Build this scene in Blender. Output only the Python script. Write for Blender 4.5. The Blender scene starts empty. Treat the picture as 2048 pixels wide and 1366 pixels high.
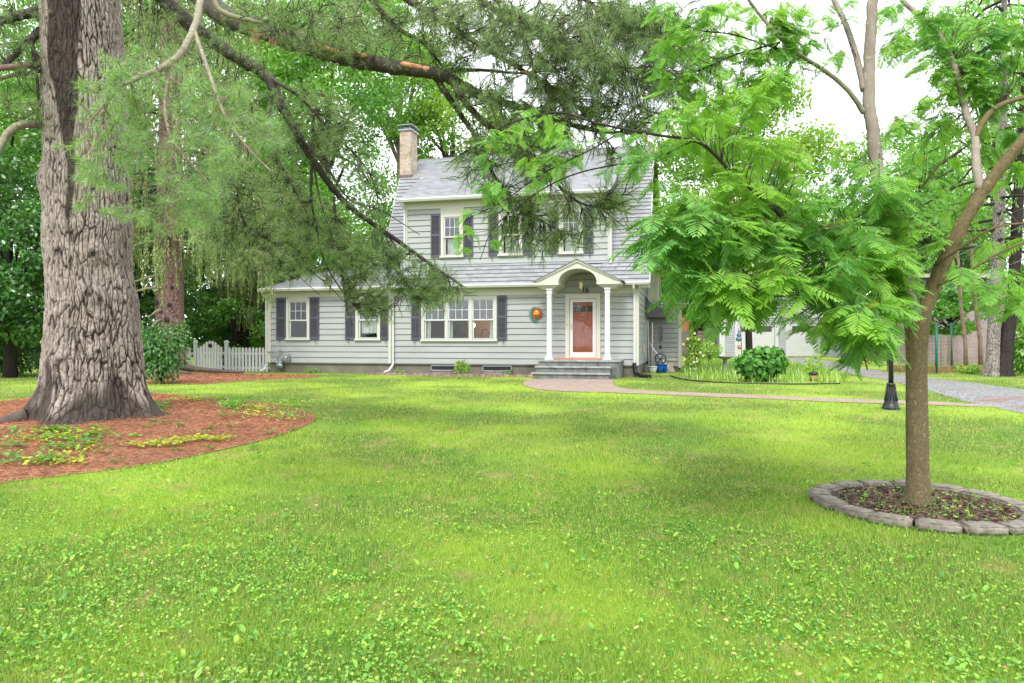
import bpy, math, random
import numpy as np
from mathutils import Vector, Matrix
rng = np.random.default_rng(7); random.seed(7)
PI = math.pi
# ------------------------------------------------------------------ camera, sky, sun, exposure
scn = bpy.context.scene
F = 1450.0; CXP = 1024.0; HYP = 680.0; CH = 1.6
cam_d = bpy.data.cameras.new('camera'); cam = bpy.data.objects.new('camera', cam_d)
scn.collection.objects.link(cam); scn.camera = cam
cam_d.sensor_width = 36.0; cam_d.lens = 36.0*F/2048.0; cam_d.clip_end = 800
cam_d.shift_y = -3.0/2048.0
cam.location = (0, 0, CH); cam.rotation_euler = (PI/2, 0, 0)
w = bpy.data.worlds.new('World'); scn.world = w; w.use_nodes = True
nt = w.node_tree; bg = nt.nodes['Background']
sky = nt.nodes.new('ShaderNodeTexSky'); sky.sky_type = 'NISHITA'; sky.sun_disc = False
SUN_EL = math.radians(50); SUN_AZ = math.radians(196)
sky.sun_elevation = SUN_EL; sky.sun_rotation = SUN_AZ
mixw = nt.nodes.new('ShaderNodeMix'); mixw.data_type = 'RGBA'; mixw.inputs[0].default_value = 0.88
nt.links.new(sky.outputs[0], mixw.inputs[6]); mixw.inputs[7].default_value = (10.2, 10.4, 10.8, 1)   # overcast veil
nt.links.new(mixw.outputs[2], bg.inputs[0]); bg.inputs[1].default_value = 0.115
sd = bpy.data.lights.new('sun', 'SUN'); sd.energy = 1.6; sd.angle = math.radians(18); sd.color = (1, .96, .88)
so = bpy.data.objects.new('sun', sd); scn.collection.objects.link(so)
dsun = Vector((math.sin(SUN_AZ)*math.cos(SUN_EL), math.cos(SUN_AZ)*math.cos(SUN_EL), math.sin(SUN_EL)))
so.rotation_euler = dsun.to_track_quat('Z', 'Y').to_euler(); so.location = (0, 0, 30)
scn.view_settings.view_transform = 'Standard'; scn.view_settings.look = 'None'
scn.view_settings.exposure = 1.22; scn.view_settings.gamma = 1.0
scn.render.engine = 'CYCLES'
scn.cycles.max_bounces = 8; scn.cycles.diffuse_bounces = 4; scn.cycles.transparent_max_bounces = 8
scn.cycles.use_denoising = True
COL = scn.collection
# ------------------------------------------------------------------ terrain and coordinate helpers
PINE = (-6.9, 12.0)
def gz(x, y):
    x = np.asarray(x, float); y = np.asarray(y, float)
    t = np.clip((y-4)/17.0, 0, 1); z = 0.36*t*t*(3-2*t)
    r2 = (x-PINE[0])**2+(y-PINE[1])**2
    z = z+0.20*np.exp(-r2/(2*2.3**2))
    r3 = (x+12.0)**2+(y-25.4)**2
    z = z+0.15*np.exp(-r3/(2*1.6**2))
    return z+0.012*np.sin(x*1.3+y*.7)*np.clip(y/10, 0, 1)*(np.abs(y-25) > 4)
def at(px, py, Y): return Vector(((px-CXP)/F*Y, Y, CH-(py-HYP)/F*Y))
def G(px, py):
    px = np.asarray(px, float); py = np.asarray(py, float)
    Y = F*(CH-0.1)/(py-HYP)
    for _ in range(25): Y = .5*Y+.5*F*(CH-gz((px-CXP)/F*Y, Y))/(py-HYP)
    return (px-CXP)/F*Y, Y
def Gp(px, py):
    x, y = G(px, py); return float(x), float(y)
TH = math.radians(14.0); HO = (4.2158, 24.3544)
HU = (math.cos(TH), -math.sin(TH)); HV = (math.sin(TH), math.cos(TH))
def H(u, v, w_=0): return Vector((HO[0]+HU[0]*u+HV[0]*v, HO[1]+HU[1]*u+HV[1]*v, w_))
def uw(px, py, v=0.0):
    r = (px-CXP)/F; x0 = HO[0]+HV[0]*v; y0 = HO[1]+HV[1]*v
    t = (r*y0-x0)/(HU[0]-r*HU[1]); Y = y0+HU[1]*t
    return t, CH-(py-HYP)*Y/F
def pu(px, v=0.0): return uw(px, 680, v)[0]
# ------------------------------------------------------------------ materials
def nmat(name):
    m = bpy.data.materials.new(name); m.use_nodes = True
    return m, m.node_tree.nodes, m.node_tree.links, m.node_tree.nodes['Principled BSDF']
def noise_fac(N, L, scale, detail=4, stretch=None, rough=.6, obj=True):
    tc = N.new('ShaderNodeTexCoord'); n = N.new('ShaderNodeTexNoise')
    n.inputs['Scale'].default_value = scale; n.inputs['Detail'].default_value = detail; n.inputs['Roughness'].default_value = rough
    src = tc.outputs['Object']
    if stretch:
        mp = N.new('ShaderNodeMapping'); mp.inputs['Scale'].default_value = stretch; L.new(src, mp.inputs[0]); src = mp.outputs[0]
    L.new(src, n.inputs['Vector']); return n.outputs['Fac']
def ramp(N, L, fac, stops):
    r = N.new('ShaderNodeValToRGB'); e = r.color_ramp.elements
    e[0].position = stops[0][0]; e[0].color = (*stops[0][1], 1); e[1].position = stops[-1][0]; e[1].color = (*stops[-1][1], 1)
    for p, c in stops[1:-1]:
        q = e.new(p); q.color = (*c, 1)
    L.new(fac, r.inputs[0]); return r.outputs[0]
def mixc(N, L, fac, a, b, mode='MIX'):
    m = N.new('ShaderNodeMix'); m.data_type = 'RGBA'; m.blend_type = mode
    for s, i in ((fac, 0), (a, 6), (b, 7)):
        if isinstance(s, (int, float)): m.inputs[i].default_value = s
        elif isinstance(s, tuple): m.inputs[i].default_value = (*s, 1)
        else: L.new(s, m.inputs[i])
    return m.outputs[2]
def bump(N, L, P, h, strength=.4, dist=.02):
    b = N.new('ShaderNodeBump'); b.inputs['Strength'].default_value = strength; b.inputs['Distance'].default_value = dist
    L.new(h, b.inputs['Height']); L.new(b.outputs[0], P.inputs['Normal'])
def plain(name, c, rough=.6, var=.12, scale=3.0, bmp=0.0, metal=0.0, stretch=None, spec=.4):
    m, N, L, P = nmat(name)
    f = noise_fac(N, L, scale, 5, stretch)
    lo = tuple(max(0, x*(1-var*1.6)) for x in c); hi = tuple(min(1, x*(1+var)) for x in c)
    L.new(ramp(N, L, f, [(.3, lo), (.7, hi)]), P.inputs['Base Color'])
    P.inputs['Roughness'].default_value = rough; P.inputs['Metallic'].default_value = metal
    P.inputs['Specular IOR Level'].default_value = spec
    if bmp: bump(N, L, P, noise_fac(N, L, scale*12, 4), bmp, .01)
    return m
def leafmat(name, cols, trans=.35, gloss=.08, patch=None):
    """cols: dark, mid, light colours picked per leaf; patch: (colour, scale) broad drift of hue"""
    m, N, L, P = nmat(name)
    g = N.new('ShaderNodeNewGeometry')
    c = ramp(N, L, g.outputs['Random Per Island'], [(i/(len(cols)-1), x) for i, x in enumerate(cols)])
    if patch:
        f = noise_fac(N, L, patch[1], 3)
        fr = ramp(N, L, f, [(.42, (0, 0, 0)), (.62, (1, 1, 1))])
        c = mixc(N, L, fr, c, patch[0])
    d = N.new('ShaderNodeBsdfDiffuse'); t = N.new('ShaderNodeBsdfTranslucent'); gl = N.new('ShaderNodeBsdfGlossy')
    gl.inputs['Roughness'].default_value = .35; gl.inputs['Color'].default_value = (.9, .95, .9, 1)
    L.new(c, d.inputs[0])
    tc = mixc(N, L, .5, c, mixc(N, L, 1.0, c, (1.3, 1.5, .5), 'MULTIPLY')); L.new(tc, t.inputs[0])
    m1 = N.new('ShaderNodeMixShader'); m1.inputs[0].default_value = trans; L.new(d.outputs[0], m1.inputs[1]); L.new(t.outputs[0], m1.inputs[2])
    m2 = N.new('ShaderNodeMixShader'); m2.inputs[0].default_value = gloss; L.new(m1.outputs[0], m2.inputs[1]); L.new(gl.outputs[0], m2.inputs[2])
    L.new(m2.outputs[0], N['Material Output'].inputs['Surface']); N.remove(P)
    return m
def srgb(r, g, b):
    f = lambda v: (v/255/12.92) if v/255 <= .04045 else ((v/255+.055)/1.055)**2.4
    return (f(r), f(g), f(b))
M = {}
M['siding'] = plain('siding_paint', (.295, .310, .304), .55, .07, 1.1, stretch=(.5, 1, 2.2))
M['siding2'] = plain('pale_siding', (.33, .34, .36), .55, .05, 1.5)
M['trim'] = plain('white_trim', (.46, .455, .40), .45, .03, 2)
M['white'] = plain('white_paint', (.50, .50, .50), .4, .03, 2)
M['sash'] = plain('sash_grey', (.52, .54, .56), .4, .04, 2)
M['tanleaf'] = leafmat('fallen_leaf', [(.22, .16, .06), (.36, .28, .11), (.45, .38, .17)], .2, .03)
M['shutter'] = plain('shutter_paint', (.066, .066, .086), .45, .12, 4)
M['iron'] = plain('black_iron', (.022, .024, .028), .38, .2, 8, metal=.3)
M['blackpl'] = plain('black_plastic', (.012, .013, .015), .4, .2, 8)
M['found'] = plain('foundation_concrete', (.145, .135, .105), .9, .22, 1.3, .3)
M['step'] = plain('step_stone', (.155, .165, .165), .9, .35, 5, .5)
M['tread'] = plain('tread_stone', (.27, .275, .265), .85, .25, 5, .4)
M['door'] = plain('red_door', (.42, .115, .08), .5, .12, 4)
M['brass'] = plain('brass', (.6, .42, .12), .3, .1, 8, metal=.9)
M['steel'] = plain('grey_metal', (.3, .32, .35), .4, .2, 8, metal=.6)
M['rust'] = plain('copper_paint', (.26, .06, .03), .5, .4, 30, metal=.1)
M['sunface'] = plain('sun_orange', (.85, .30, .035), .35, .2, 12, metal=.2)
M['teal'] = plain('teal_patina', (.06, .22, .19), .4, .35, 16, metal=.3)
M['blue'] = plain('blue_glaze', (.01, .10, .42), .2, .2, 4)
M['potwhite'] = plain('white_pot', (.6, .62, .6), .5, .1, 4)
M['stone'] = plain('cast_stone', (.36, .33, .27), .9, .2, 8, .4)
M['graystone'] = plain('bath_stone', (.20, .19, .17), .9, .25, 8, .4)
M['awning'] = plain('awning_cloth', (.075, .075, .085), .8, .1, 4)
M['curtain'] = plain('lace_curtain', (.62, .68, .68), .9, .3, 14, stretch=(1, 1, .15))
M['room'] = plain('room_wall', (.34, .245, .16), .9, .15, .6)
M['roomdark'] = plain('room_dark', (.06, .065, .06), .9, .2, 1)
M['roomgreen'] = plain('room_green', (.09, .10, .07), .9, .3, 2)
M['wood'] = plain('dark_wood', (.10, .045, .02), .4, .3, 6)
M['beige'] = plain('beige_stucco', (.42, .36, .29), .9, .12, 1.2)
M['redwall'] = plain('red_brick_plain', (.40, .13, .08), .9, .2, 3)
M['brownfence'] = plain('brown_fence', (.15, .125, .11), .8, .18, 1.5)
M['greenpost'] = plain('green_post', (.0, .13, .09), .5, .15, 6)
M['lumber'] = plain('weathered_lumber', (.26, .17, .08), .85, .3, 3, .3)
M['redpole'] = plain('red_brown_pole', (.26, .17, .13), .85, .3, 5, .3)
M['mesh_wire'] = plain('wire', (.45, .33, .28), .5, .2, 6)
M['gold'] = plain('lantern_brass', (.50, .36, .13), .35, .1, 8, metal=.6)
M['terra'] = plain('terracotta', (.33, .17, .10), .85, .2, 6)
M['globeblue'] = plain('blue_glass_globe', (.10, .16, .30), .15, .2, 6)
m, N, L, P = nmat('frosted'); P.inputs['Base Color'].default_value = (.75, .74, .65, 1); P.inputs['Roughness'].default_value = .3; P.inputs['Transmission Weight'].default_value = .35; M['frost'] = m
# window glass: see-through with a sky reflection
def glassmat(name, refl, tint, fm=1.0):
    m, N, L, P = nmat(name); N.remove(P)
    t = N.new('ShaderNodeBsdfTransparent'); t.inputs[0].default_value = (*tint, 1)
    g = N.new('ShaderNodeBsdfGlossy'); g.inputs['Roughness'].default_value = .02; g.inputs[0].default_value = (.9, .95, 1, 1)
    fr = N.new('ShaderNodeFresnel'); fr.inputs[0].default_value = 1.5
    ma = N.new('ShaderNodeMath'); ma.operation = 'MULTIPLY_ADD'; L.new(fr.outputs[0], ma.inputs[0]); ma.inputs[1].default_value = fm; ma.inputs[2].default_value = refl
    mx = N.new('ShaderNodeMixShader'); L.new(ma.outputs[0], mx.inputs[0]); L.new(t.outputs[0], mx.inputs[1]); L.new(g.outputs[0], mx.inputs[2])
    L.new(mx.outputs[0], N['Material Output'].inputs['Surface']); return m
M['glass'] = glassmat('window_glass', .0, (.92, .93, .9), .6)
M['glassdk'] = glassmat('screened_glass', .05, (.55, .58, .58), .8)
def emis(name, c, s):
    m, N, L, P = nmat(name); P.inputs['Emission Color'].default_value = (*c, 1); P.inputs['Emission Strength'].default_value = s
    P.inputs['Base Color'].default_value = (*c, 1); return m
M['bulb'] = emis('lamp_glow', (1, .62, .28), 7)
# roof shingles: courses are geometry; tabs and tone here
def shingle(name, cols, tab=.26, course=.125):
    m, N, L, P = nmat(name)
    uvn = N.new('ShaderNodeUVMap'); uvn.uv_map = 'UVMap'
    b = N.new('ShaderNodeTexBrick'); L.new(uvn.outputs[0], b.inputs['Vector'])
    b.inputs['Scale'].default_value = 1; b.inputs['Brick Width'].default_value = tab; b.inputs['Row Height'].default_value = course
    b.inputs['Mortar Size'].default_value = .006; b.inputs['Color1'].default_value = (0, 0, 0, 1); b.inputs['Color2'].default_value = (1, 1, 1, 1)
    b.inputs['Mortar'].default_value = (.0, .0, .0, 1)
    c = ramp(N, L, b.outputs['Color'], [(0, cols[0]), (.5, cols[1]), (1, cols[2])])
    f = noise_fac(N, L, 45, 2); c2 = mixc(N, L, .45, c, ramp(N, L, f, [(.3, cols[0]), (.7, cols[2])]))
    L.new(c2, P.inputs['Base Color']); P.inputs['Roughness'].default_value = .95; P.inputs['Specular IOR Level'].default_value = .2
    bump(N, L, P, f, .5, .01); return m
M['shingle'] = shingle('roof_shingle', [(.165, .17, .182), (.24, .245, .262), (.33, .335, .355)])
def brickmat(name, c1, c2, mort, bw, rh, rough=.9, ms=.008, moss=None, axis='UV'):
    m, N, L, P = nmat(name)
    if axis == 'UV':
        uvn = N.new('ShaderNodeUVMap'); uvn.uv_map = 'UVMap'; src = uvn.outputs[0]
    else: src = N.new('ShaderNodeTexCoord').outputs['Object']
    b = N.new('ShaderNodeTexBrick'); L.new(src, b.inputs['Vector']); b.inputs['Scale'].default_value = 1
    b.inputs['Brick Width'].default_value = bw; b.inputs['Row Height'].default_value = rh; b.inputs['Mortar Size'].default_value = ms
    b.inputs['Color1'].default_value = (*c1, 1); b.inputs['Color2'].default_value = (*c2, 1); b.inputs['Mortar'].default_value = (*mort, 1)
    c = b.outputs['Color']
    f = noise_fac(N, L, 7, 5); c = mixc(N, L, .35, c, ramp(N, L, f, [(.35, tuple(x*.55 for x in c1)), (.7, c2)]))
    if moss:
        f2 = noise_fac(N, L, 2.2, 5); c = mixc(N, L, ramp(N, L, f2, [(.48, (0, 0, 0)), (.62, (1, 1, 1))]), c, moss)
    L.new(c, P.inputs['Base Color']); P.inputs['Roughness'].default_value = rough
    bump(N, L, P, b.outputs['Fac'], -.5, .01); return m
M['chimney'] = brickmat('chimney_brick', (.34, .25, .20), (.50, .42, .35), (.30, .27, .23), .21, .075, moss=(.22, .19, .09))
M['paver'] = brickmat('walk_brick', (.23, .165, .135), (.33, .25, .20), (.19, .15, .12), .2, .1, ms=.006)
M['brickred'] = brickmat('landing_brick', (.40, .13, .08), (.50, .2, .13), (.3, .2, .17), .2, .1)
# bark
def barkmat(name, hi, lo, stain, lichen=None, nscale=9, stretch=(1, 1, .22), bstr=.6):
    m, N, L, P = nmat(name)
    at_ = N.new('ShaderNodeAttribute'); at_.attribute_name = 'fissure'
    as_ = N.new('ShaderNodeAttribute'); as_.attribute_name = 'stain'
    f = noise_fac(N, L, nscale, 6, stretch)
    base = ramp(N, L, f, [(.28, tuple(x*.62 for x in hi)), (.5, hi), (.75, tuple(min(1, x*1.25) for x in hi))])
    c = mixc(N, L, at_.outputs['Fac'], base, lo)
    f2 = noise_fac(N, L, 1.4, 4)
    c = mixc(N, L, ramp(N, L, f2, [(.5, (0, 0, 0)), (.75, (.55, .55, .55))]), c, tuple(x*.55 for x in hi))
    if lichen:
        f3 = noise_fac(N, L, 22, 3); c = mixc(N, L, ramp(N, L, f3, [(.60, (0, 0, 0)), (.68, (.8, .8, .8))]), c, lichen)
    c = mixc(N, L, as_.outputs['Fac'], c, stain)
    L.new(c, P.inputs['Base Color']); P.inputs['Roughness'].default_value = .92; P.inputs['Specular IOR Level'].default_value = .25
    bump(N, L, P, noise_fac(N, L, nscale*3.2, 6, stretch), bstr, .03); return m
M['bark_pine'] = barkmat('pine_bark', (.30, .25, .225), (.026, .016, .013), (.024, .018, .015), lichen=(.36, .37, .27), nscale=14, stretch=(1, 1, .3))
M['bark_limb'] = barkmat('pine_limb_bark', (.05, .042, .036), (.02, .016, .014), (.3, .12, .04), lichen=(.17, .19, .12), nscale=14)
M['bark_pale'] = barkmat('lichen_limb_bark', (.22, .20, .14), (.05, .04, .03), (.3, .12, .04), lichen=(.42, .47, .30), nscale=14)
M['bark_spruce'] = barkmat('spruce_bark', (.23, .145, .13), (.06, .035, .03), (.05, .03, .03), lichen=(.34, .27, .26), nscale=12, stretch=(1, 1, .5))
M['bark_mimosa'] = barkmat('silk_tree_bark', (.155, .118, .062), (.1, .08, .05), (.10, .12, .07), lichen=(.24, .21, .13), nscale=38, stretch=(1, 1, .8), bstr=.5)
M['bark_mimtop'] = barkmat('silk_tree_upper_bark', (.25, .21, .18), (.1, .08, .05), (.10, .12, .07), lichen=(.34, .38, .27), nscale=6, stretch=(1, 1, .15), bstr=.25)
M['bark_grey'] = barkmat('grey_bark', (.30, .26, .245), (.06, .05, .045), (.05, .04, .03), nscale=14, stretch=(1, 1, .4))
M['bark_dark'] = barkmat('dark_bark', (.040, .032, .028), (.02, .016, .014), (.05, .04, .03), nscale=14, stretch=(1, 1, .3))
# foliage
M['needle'] = leafmat('pine_needles', [(.10, .20, .06), (.19, .36, .11), (.28, .48, .15), (.46, .56, .14)], .38, .06, ((.18, .30, .13), .9))
M['needle_far'] = leafmat('hanging_needles', [(.14, .23, .09), (.23, .35, .14), (.33, .47, .19)], .48, .02, ((.26, .34, .16), .5))
M['dead'] = leafmat('dead_needles', [(.30, .13, .07), (.42, .2, .11), (.5, .26, .17)], .3, .03)
M['weep'] = leafmat('weeping_needles', [(.10, .15, .04), (.18, .24, .065), (.28, .33, .10)], .3, .04)
M['frond'] = leafmat('silk_tree_leaf', [(.09, .24, .07), (.135, .33, .09), (.185, .40, .11), (.26, .47, .09)], .50, .02, ((.24, .44, .06), .9))
M['frond_y'] = leafmat('silk_tree_yellow_leaf', [(.33, .42, .04), (.5, .45, .04), (.5, .25, .03)], .4, .05)
M['leaf_bright'] = leafmat('bright_leaf', [(.08, .22, .04), (.15, .34, .055), (.25, .46, .07)], .42, .04, ((.24, .42, .05), .28))
M['leaf_mid'] = leafmat('mid_leaf', [(.06, .18, .035), (.11, .29, .05), (.18, .38, .06)], .38, .04, ((.18, .36, .045), .35))
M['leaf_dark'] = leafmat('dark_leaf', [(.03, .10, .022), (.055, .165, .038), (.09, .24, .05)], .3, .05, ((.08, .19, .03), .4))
M['leaf_blue'] = leafmat('blue_green_leaf', [(.05, .15, .07), (.09, .25, .11), (.15, .34, .14)], .3, .05)
M['leaf_yel'] = leafmat('yellow_green_leaf', [(.16, .30, .03), (.26, .42, .04), (.38, .50, .06)], .42, .06, ((.16, .33, .035), .5))
M['hyd'] = leafmat('hydrangea_leaf', [(.04, .13, .022), (.075, .22, .035), (.13, .33, .055)], .3, .015)
M['vine_y'] = leafmat('lime_seedling_leaf', [(.25, .42, .03), (.4, .52, .035), (.55, .58, .05)], .4, .05)
M['vine_g'] = leafmat('green_seedling_leaf', [(.06, .2, .03), (.11, .32, .05), (.2, .42, .05)], .4, .06)
M['flower'] = leafmat('pale_flower', [(.6, .35, .3), (.75, .6, .4), (.7, .45, .5)], .3, .05)
M['litter'] = leafmat('pine_litter', [(.08, .035, .025), (.30, .12, .06), (.48, .20, .10), (.62, .34, .19)], .15, .02, ((.26, .115, .07), 1.6))
M['mulch'] = leafmat('mulch_chip', [(.025, .015, .014), (.06, .034, .026), (.13, .07, .045), (.25, .13, .075)], .05, .05)
M['chips_g'] = leafmat('gravel_chip', [(.13, .13, .15), (.24, .24, .27), (.36, .36, .40)], .0, .05)
def grassmat(name, ground=False):
    m, N, L, P = nmat(name)
    if not ground:
        g = N.new('ShaderNodeNewGeometry')
        c = ramp(N, L, g.outputs['Random Per Island'], [(0, (.06, .15, .02)), (.3, (.16, .30, .045)), (.7, (.28, .46, .08)), (.88, (.44, .56, .13)), (1, (.56, .44, .22))])
    else:
        c = ramp(N, L, noise_fac(N, L, 30, 5), [(.3, (.06, .10, .018)), (.5, (.11, .17, .03)), (.72, (.19, .19, .06))])
    f = noise_fac(N, L, .33, 5, rough=.55)
    k = mixc(N, L, ramp(N, L, f, [(.44, (0, 0, 0)), (.60, (.8, .8, .8))]), c, mixc(N, L, .55, c, (.40, .56, .06)))
    f = noise_fac(N, L, 1.9, 6, (1.0, 1.0, 1), .75)
    k = mixc(N, L, ramp(N, L, f, [(.54, (0, 0, 0)), (.68, (.6, .6, .6))]), k, (.40, .30, .15))
    f = noise_fac(N, L, .55, 3, (1, 1.1, 1))
    k = mixc(N, L, ramp(N, L, f, [(.34, (.3, .3, .3)), (.50, (0, 0, 0))]), k, (.09, .25, .04))
    if ground:
        L.new(k, P.inputs['Base Color']); P.inputs['Roughness'].default_value = 1; P.inputs['Specular IOR Level'].default_value = .1
        bump(N, L, P, noise_fac(N, L, 60, 4), .8, .02)
    else:
        d = N.new('ShaderNodeBsdfDiffuse'); t = N.new('ShaderNodeBsdfTranslucent'); L.new(k, d.inputs[0]); L.new(k, t.inputs[0])
        m1 = N.new('ShaderNodeMixShader'); m1.inputs[0].default_value = .42; L.new(d.outputs[0], m1.inputs[1]); L.new(t.outputs[0], m1.inputs[2])
        L.new(m1.outputs[0], N['Material Output'].inputs['Surface']); N.remove(P)
    return m
M['grass'] = grassmat('grass_blade'); M['lawn'] = grassmat('lawn_soil', True)
M['weed'] = leafmat('lawn_weed', [(.06, .20, .03), (.14, .34, .045), (.26, .48, .07), (.38, .54, .07)], .4, .03)
M['soil_red'] = plain('needle_bed', (.32, .145, .085), .95, .5, 14, .9)
M['soil_dark'] = plain('mulch_bed', (.055, .035, .028), .95, .5, 14, .9)
def gravelmat():
    m, N, L, P = nmat('gravel_drive')
    v = N.new('ShaderNodeTexVoronoi'); v.inputs['Scale'].default_value = 30
    tc = N.new('ShaderNodeTexCoord'); L.new(tc.outputs['Object'], v.inputs['Vector'])
    c = ramp(N, L, v.outputs['Color'], [(.1, (.07, .07, .075)), (.5, (.17, .17, .18)), (.9, (.33, .33, .34))])
    f = noise_fac(N, L, .7, 5, (.6, 1.6, 1)); c = mixc(N, L, ramp(N, L, f, [(.52, (0, 0, 0)), (.64, (.75, .75, .75))]), c, (.20, .10, .06))
    f = noise_fac(N, L, .5, 4, (.5, 1.3, 1.7)); c = mixc(N, L, ramp(N, L, f, [(.58, (0, 0, 0)), (.70, (.6, .6, .6))]), c, (.14, .24, .05))
    L.new(c, P.inputs['Base Color']); P.inputs['Roughness'].default_value = .95
    bump(N, L, P, v.outputs['Distance'], 1, .02); return m
M['gravel'] = gravelmat()
M['barewood'] = plain('bare_wood', (.45, .22, .10), .8, .35, 9)
M['ringstone'] = plain('ring_stone', (.225, .20, .165), .95, .35, 9, .8)
M['bark_root'] = barkmat('root_bark', (.10, .08, .07), (.03, .025, .02), (.045, .035, .032), nscale=14, stretch=(1, 1, .4), bstr=1)
# ------------------------------------------------------------------ object helpers
def tag(o, label=None, cat=None, group=None, kind=None):
    if label: o['label'] = label
    if cat: o['category'] = cat
    if group: o['group'] = group
    if kind: o['kind'] = kind
    return o
def thing(name, label, cat, loc=(0, 0, 0), rotz=0, group=None):
    o = bpy.data.objects.new(name, None); COL.objects.link(o); o.location = loc; o.rotation_euler = (0, 0, rotz)
    o.empty_display_size = .1
    return tag(o, label, cat, group)
def link_mesh(name, me, parent=None, mats=()):
    for mm in mats: me.materials.append(mm)
    o = bpy.data.objects.new(name, me); COL.objects.link(o)
    if parent: o.parent = parent
    return o
def npmesh(name, V, T, mats, parent=None, midx=None, smooth=False, attrs=None, uv=None):
    """V (n,3), T (m,3|4) numpy"""
    me = bpy.data.meshes.new(name); n = len(V); m_, k = T.shape
    me.vertices.add(n); me.vertices.foreach_set('co', np.asarray(V, np.float32).ravel())
    me.loops.add(m_*k); me.loops.foreach_set('vertex_index', T.astype(np.int32).ravel())
    me.polygons.add(m_); me.polygons.foreach_set('loop_start', np.arange(0, m_*k, k, dtype=np.int32))
    try: me.polygons.foreach_set('loop_total', np.full(m_, k, np.int32))
    except Exception: pass
    if midx is not None: me.polygons.foreach_set('material_index', np.asarray(midx, np.int32))
    me.update(calc_edges=True)
    if smooth: me.polygons.foreach_set('use_smooth', np.ones(m_, bool))
    for k_, a in (attrs or {}).items():
        at_ = me.attributes.new(k_, 'FLOAT', 'POINT'); at_.data.foreach_set('value', np.asarray(a, np.float32))
    if not isinstance(mats, (list, tuple)): mats = [mats]
    return link_mesh(name, me, parent, mats)
class MB:
    """collects boxes, prisms, tubes and lathes into one mesh"""
    def __init__(s): s.v = []; s.f = []; s.mi = []; s.uv = []; s.m = 0; s.sm = []
    def face(s, pts, uvs=None, smooth=False):
        b = len(s.v); s.v += [tuple(p) for p in pts]; s.f.append(tuple(range(b, b+len(pts)))); s.mi.append(s.m)
        s.uv += list(uvs) if uvs else [(0, 0)]*len(pts); s.sm.append(smooth)
    def box(s, x0, x1, y0, y1, z0, z1):
        if x0 > x1: x0, x1 = x1, x0
        if y0 > y1: y0, y1 = y1, y0
        if z0 > z1: z0, z1 = z1, z0
        P = lambda *a: a
        A = [P(x0, y0, z0), P(x1, y0, z0), P(x1, y1, z0), P(x0, y1, z0), P(x0, y0, z1), P(x1, y0, z1), P(x1, y1, z1), P(x0, y1, z1)]
        for q, ax in (((0, 1, 5, 4), 0), ((1, 2, 6, 5), 1), ((2, 3, 7, 6), 0), ((3, 0, 4, 7), 1), ((4, 5, 6, 7), 2), ((3, 2, 1, 0), 2)):
            pts = [A[i] for i in q]
            uv = [(p[0], p[2]) if ax == 0 else ((p[1], p[2]) if ax == 1 else (p[0], p[1])) for p in pts]
            s.face(pts, uv)
        return s
    def prism(s, poly, axis, a0, a1):
        """poly: 2D points; axis 'y': (x,z) extruded in y; 'x': (y,z) extruded in x; 'z': (x,y) extruded in z"""
        def p3(p, a): return (p[0], a, p[1]) if axis == 'y' else ((a, p[0], p[1]) if axis == 'x' else (p[0], p[1], a))
        n = len(poly); s.face([p3(p, a0) for p in poly], [p for p in poly]); s.face([p3(p, a1) for p in poly][::-1], [p for p in poly][::-1])
        d = 0
        for i in range(n):
            p, q = poly[i], poly[(i+1) % n]; e = math.hypot(q[0]-p[0], q[1]-p[1])
            s.face([p3(q, a0), p3(p, a0), p3(p, a1), p3(q, a1)], [(d+e, a0), (d, a0), (d, a1), (d+e, a1)]); d += e
        return s
    def tube(s, path, rad, seg=8, caps=True, smooth=True):
        path = [Vector(p) for p in path]; n = len(path)
        if not hasattr(rad, '__len__'): rad = [rad]*n
        up = Vector((0, 0, 1)); rings = []; t0 = (path[1]-path[0]).normalized()
        a = up if abs(t0.dot(up)) < .9 else Vector((1, 0, 0)); nx = t0.cross(a).normalized()
        b0 = len(s.v)
        for i, p in enumerate(path):
            t = (path[min(i+1, n-1)]-path[max(i-1, 0)]).normalized(); nx = (nx-t*nx.dot(t)).normalized(); ny = t.cross(nx)
            for j in range(seg):
                an = 2*PI*j/seg; s.v.append(tuple(p+(nx*math.cos(an)+ny*math.sin(an))*rad[i]))
        for i in range(n-1):
            for j in range(seg):
                a_ = b0+i*seg+j; b_ = b0+i*seg+(j+1) % seg
                s.f.append((a_, b_, b_+seg, a_+seg)); s.mi.append(s.m); s.uv += [(0, 0)]*4; s.sm.append(smooth)
        if caps:
            s.f.append(tuple(b0+j for j in range(seg))[::-1]); s.mi.append(s.m); s.uv += [(0, 0)]*seg; s.sm.append(False)
            s.f.append(tuple(b0+(n-1)*seg+j for j in range(seg))); s.mi.append(s.m); s.uv += [(0, 0)]*seg; s.sm.append(False)
        return s
    def lathe(s, prof, c=(0, 0, 0), seg=16, smooth=True):
        b0 = len(s.v)
        for r, z in prof:
            for j in range(seg):
                an = 2*PI*j/seg; s.v.append((c[0]+r*math.cos(an), c[1]+r*math.sin(an), c[2]+z))
        for i in range(len(prof)-1):
            for j in range(seg):
                a_ = b0+i*seg+j; b_ = b0+i*seg+(j+1) % seg
                s.f.append((a_, b_, b_+seg, a_+seg)); s.mi.append(s.m); s.uv += [(0, 0)]*4; s.sm.append(smooth)
        for i, rev in ((0, True), (len(prof)-1, False)):
            q = tuple(b0+i*seg+j for j in range(seg)); s.f.append(q[::-1] if rev else q); s.mi.append(s.m); s.uv += [(0, 0)]*seg; s.sm.append(False)
        return s
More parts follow.
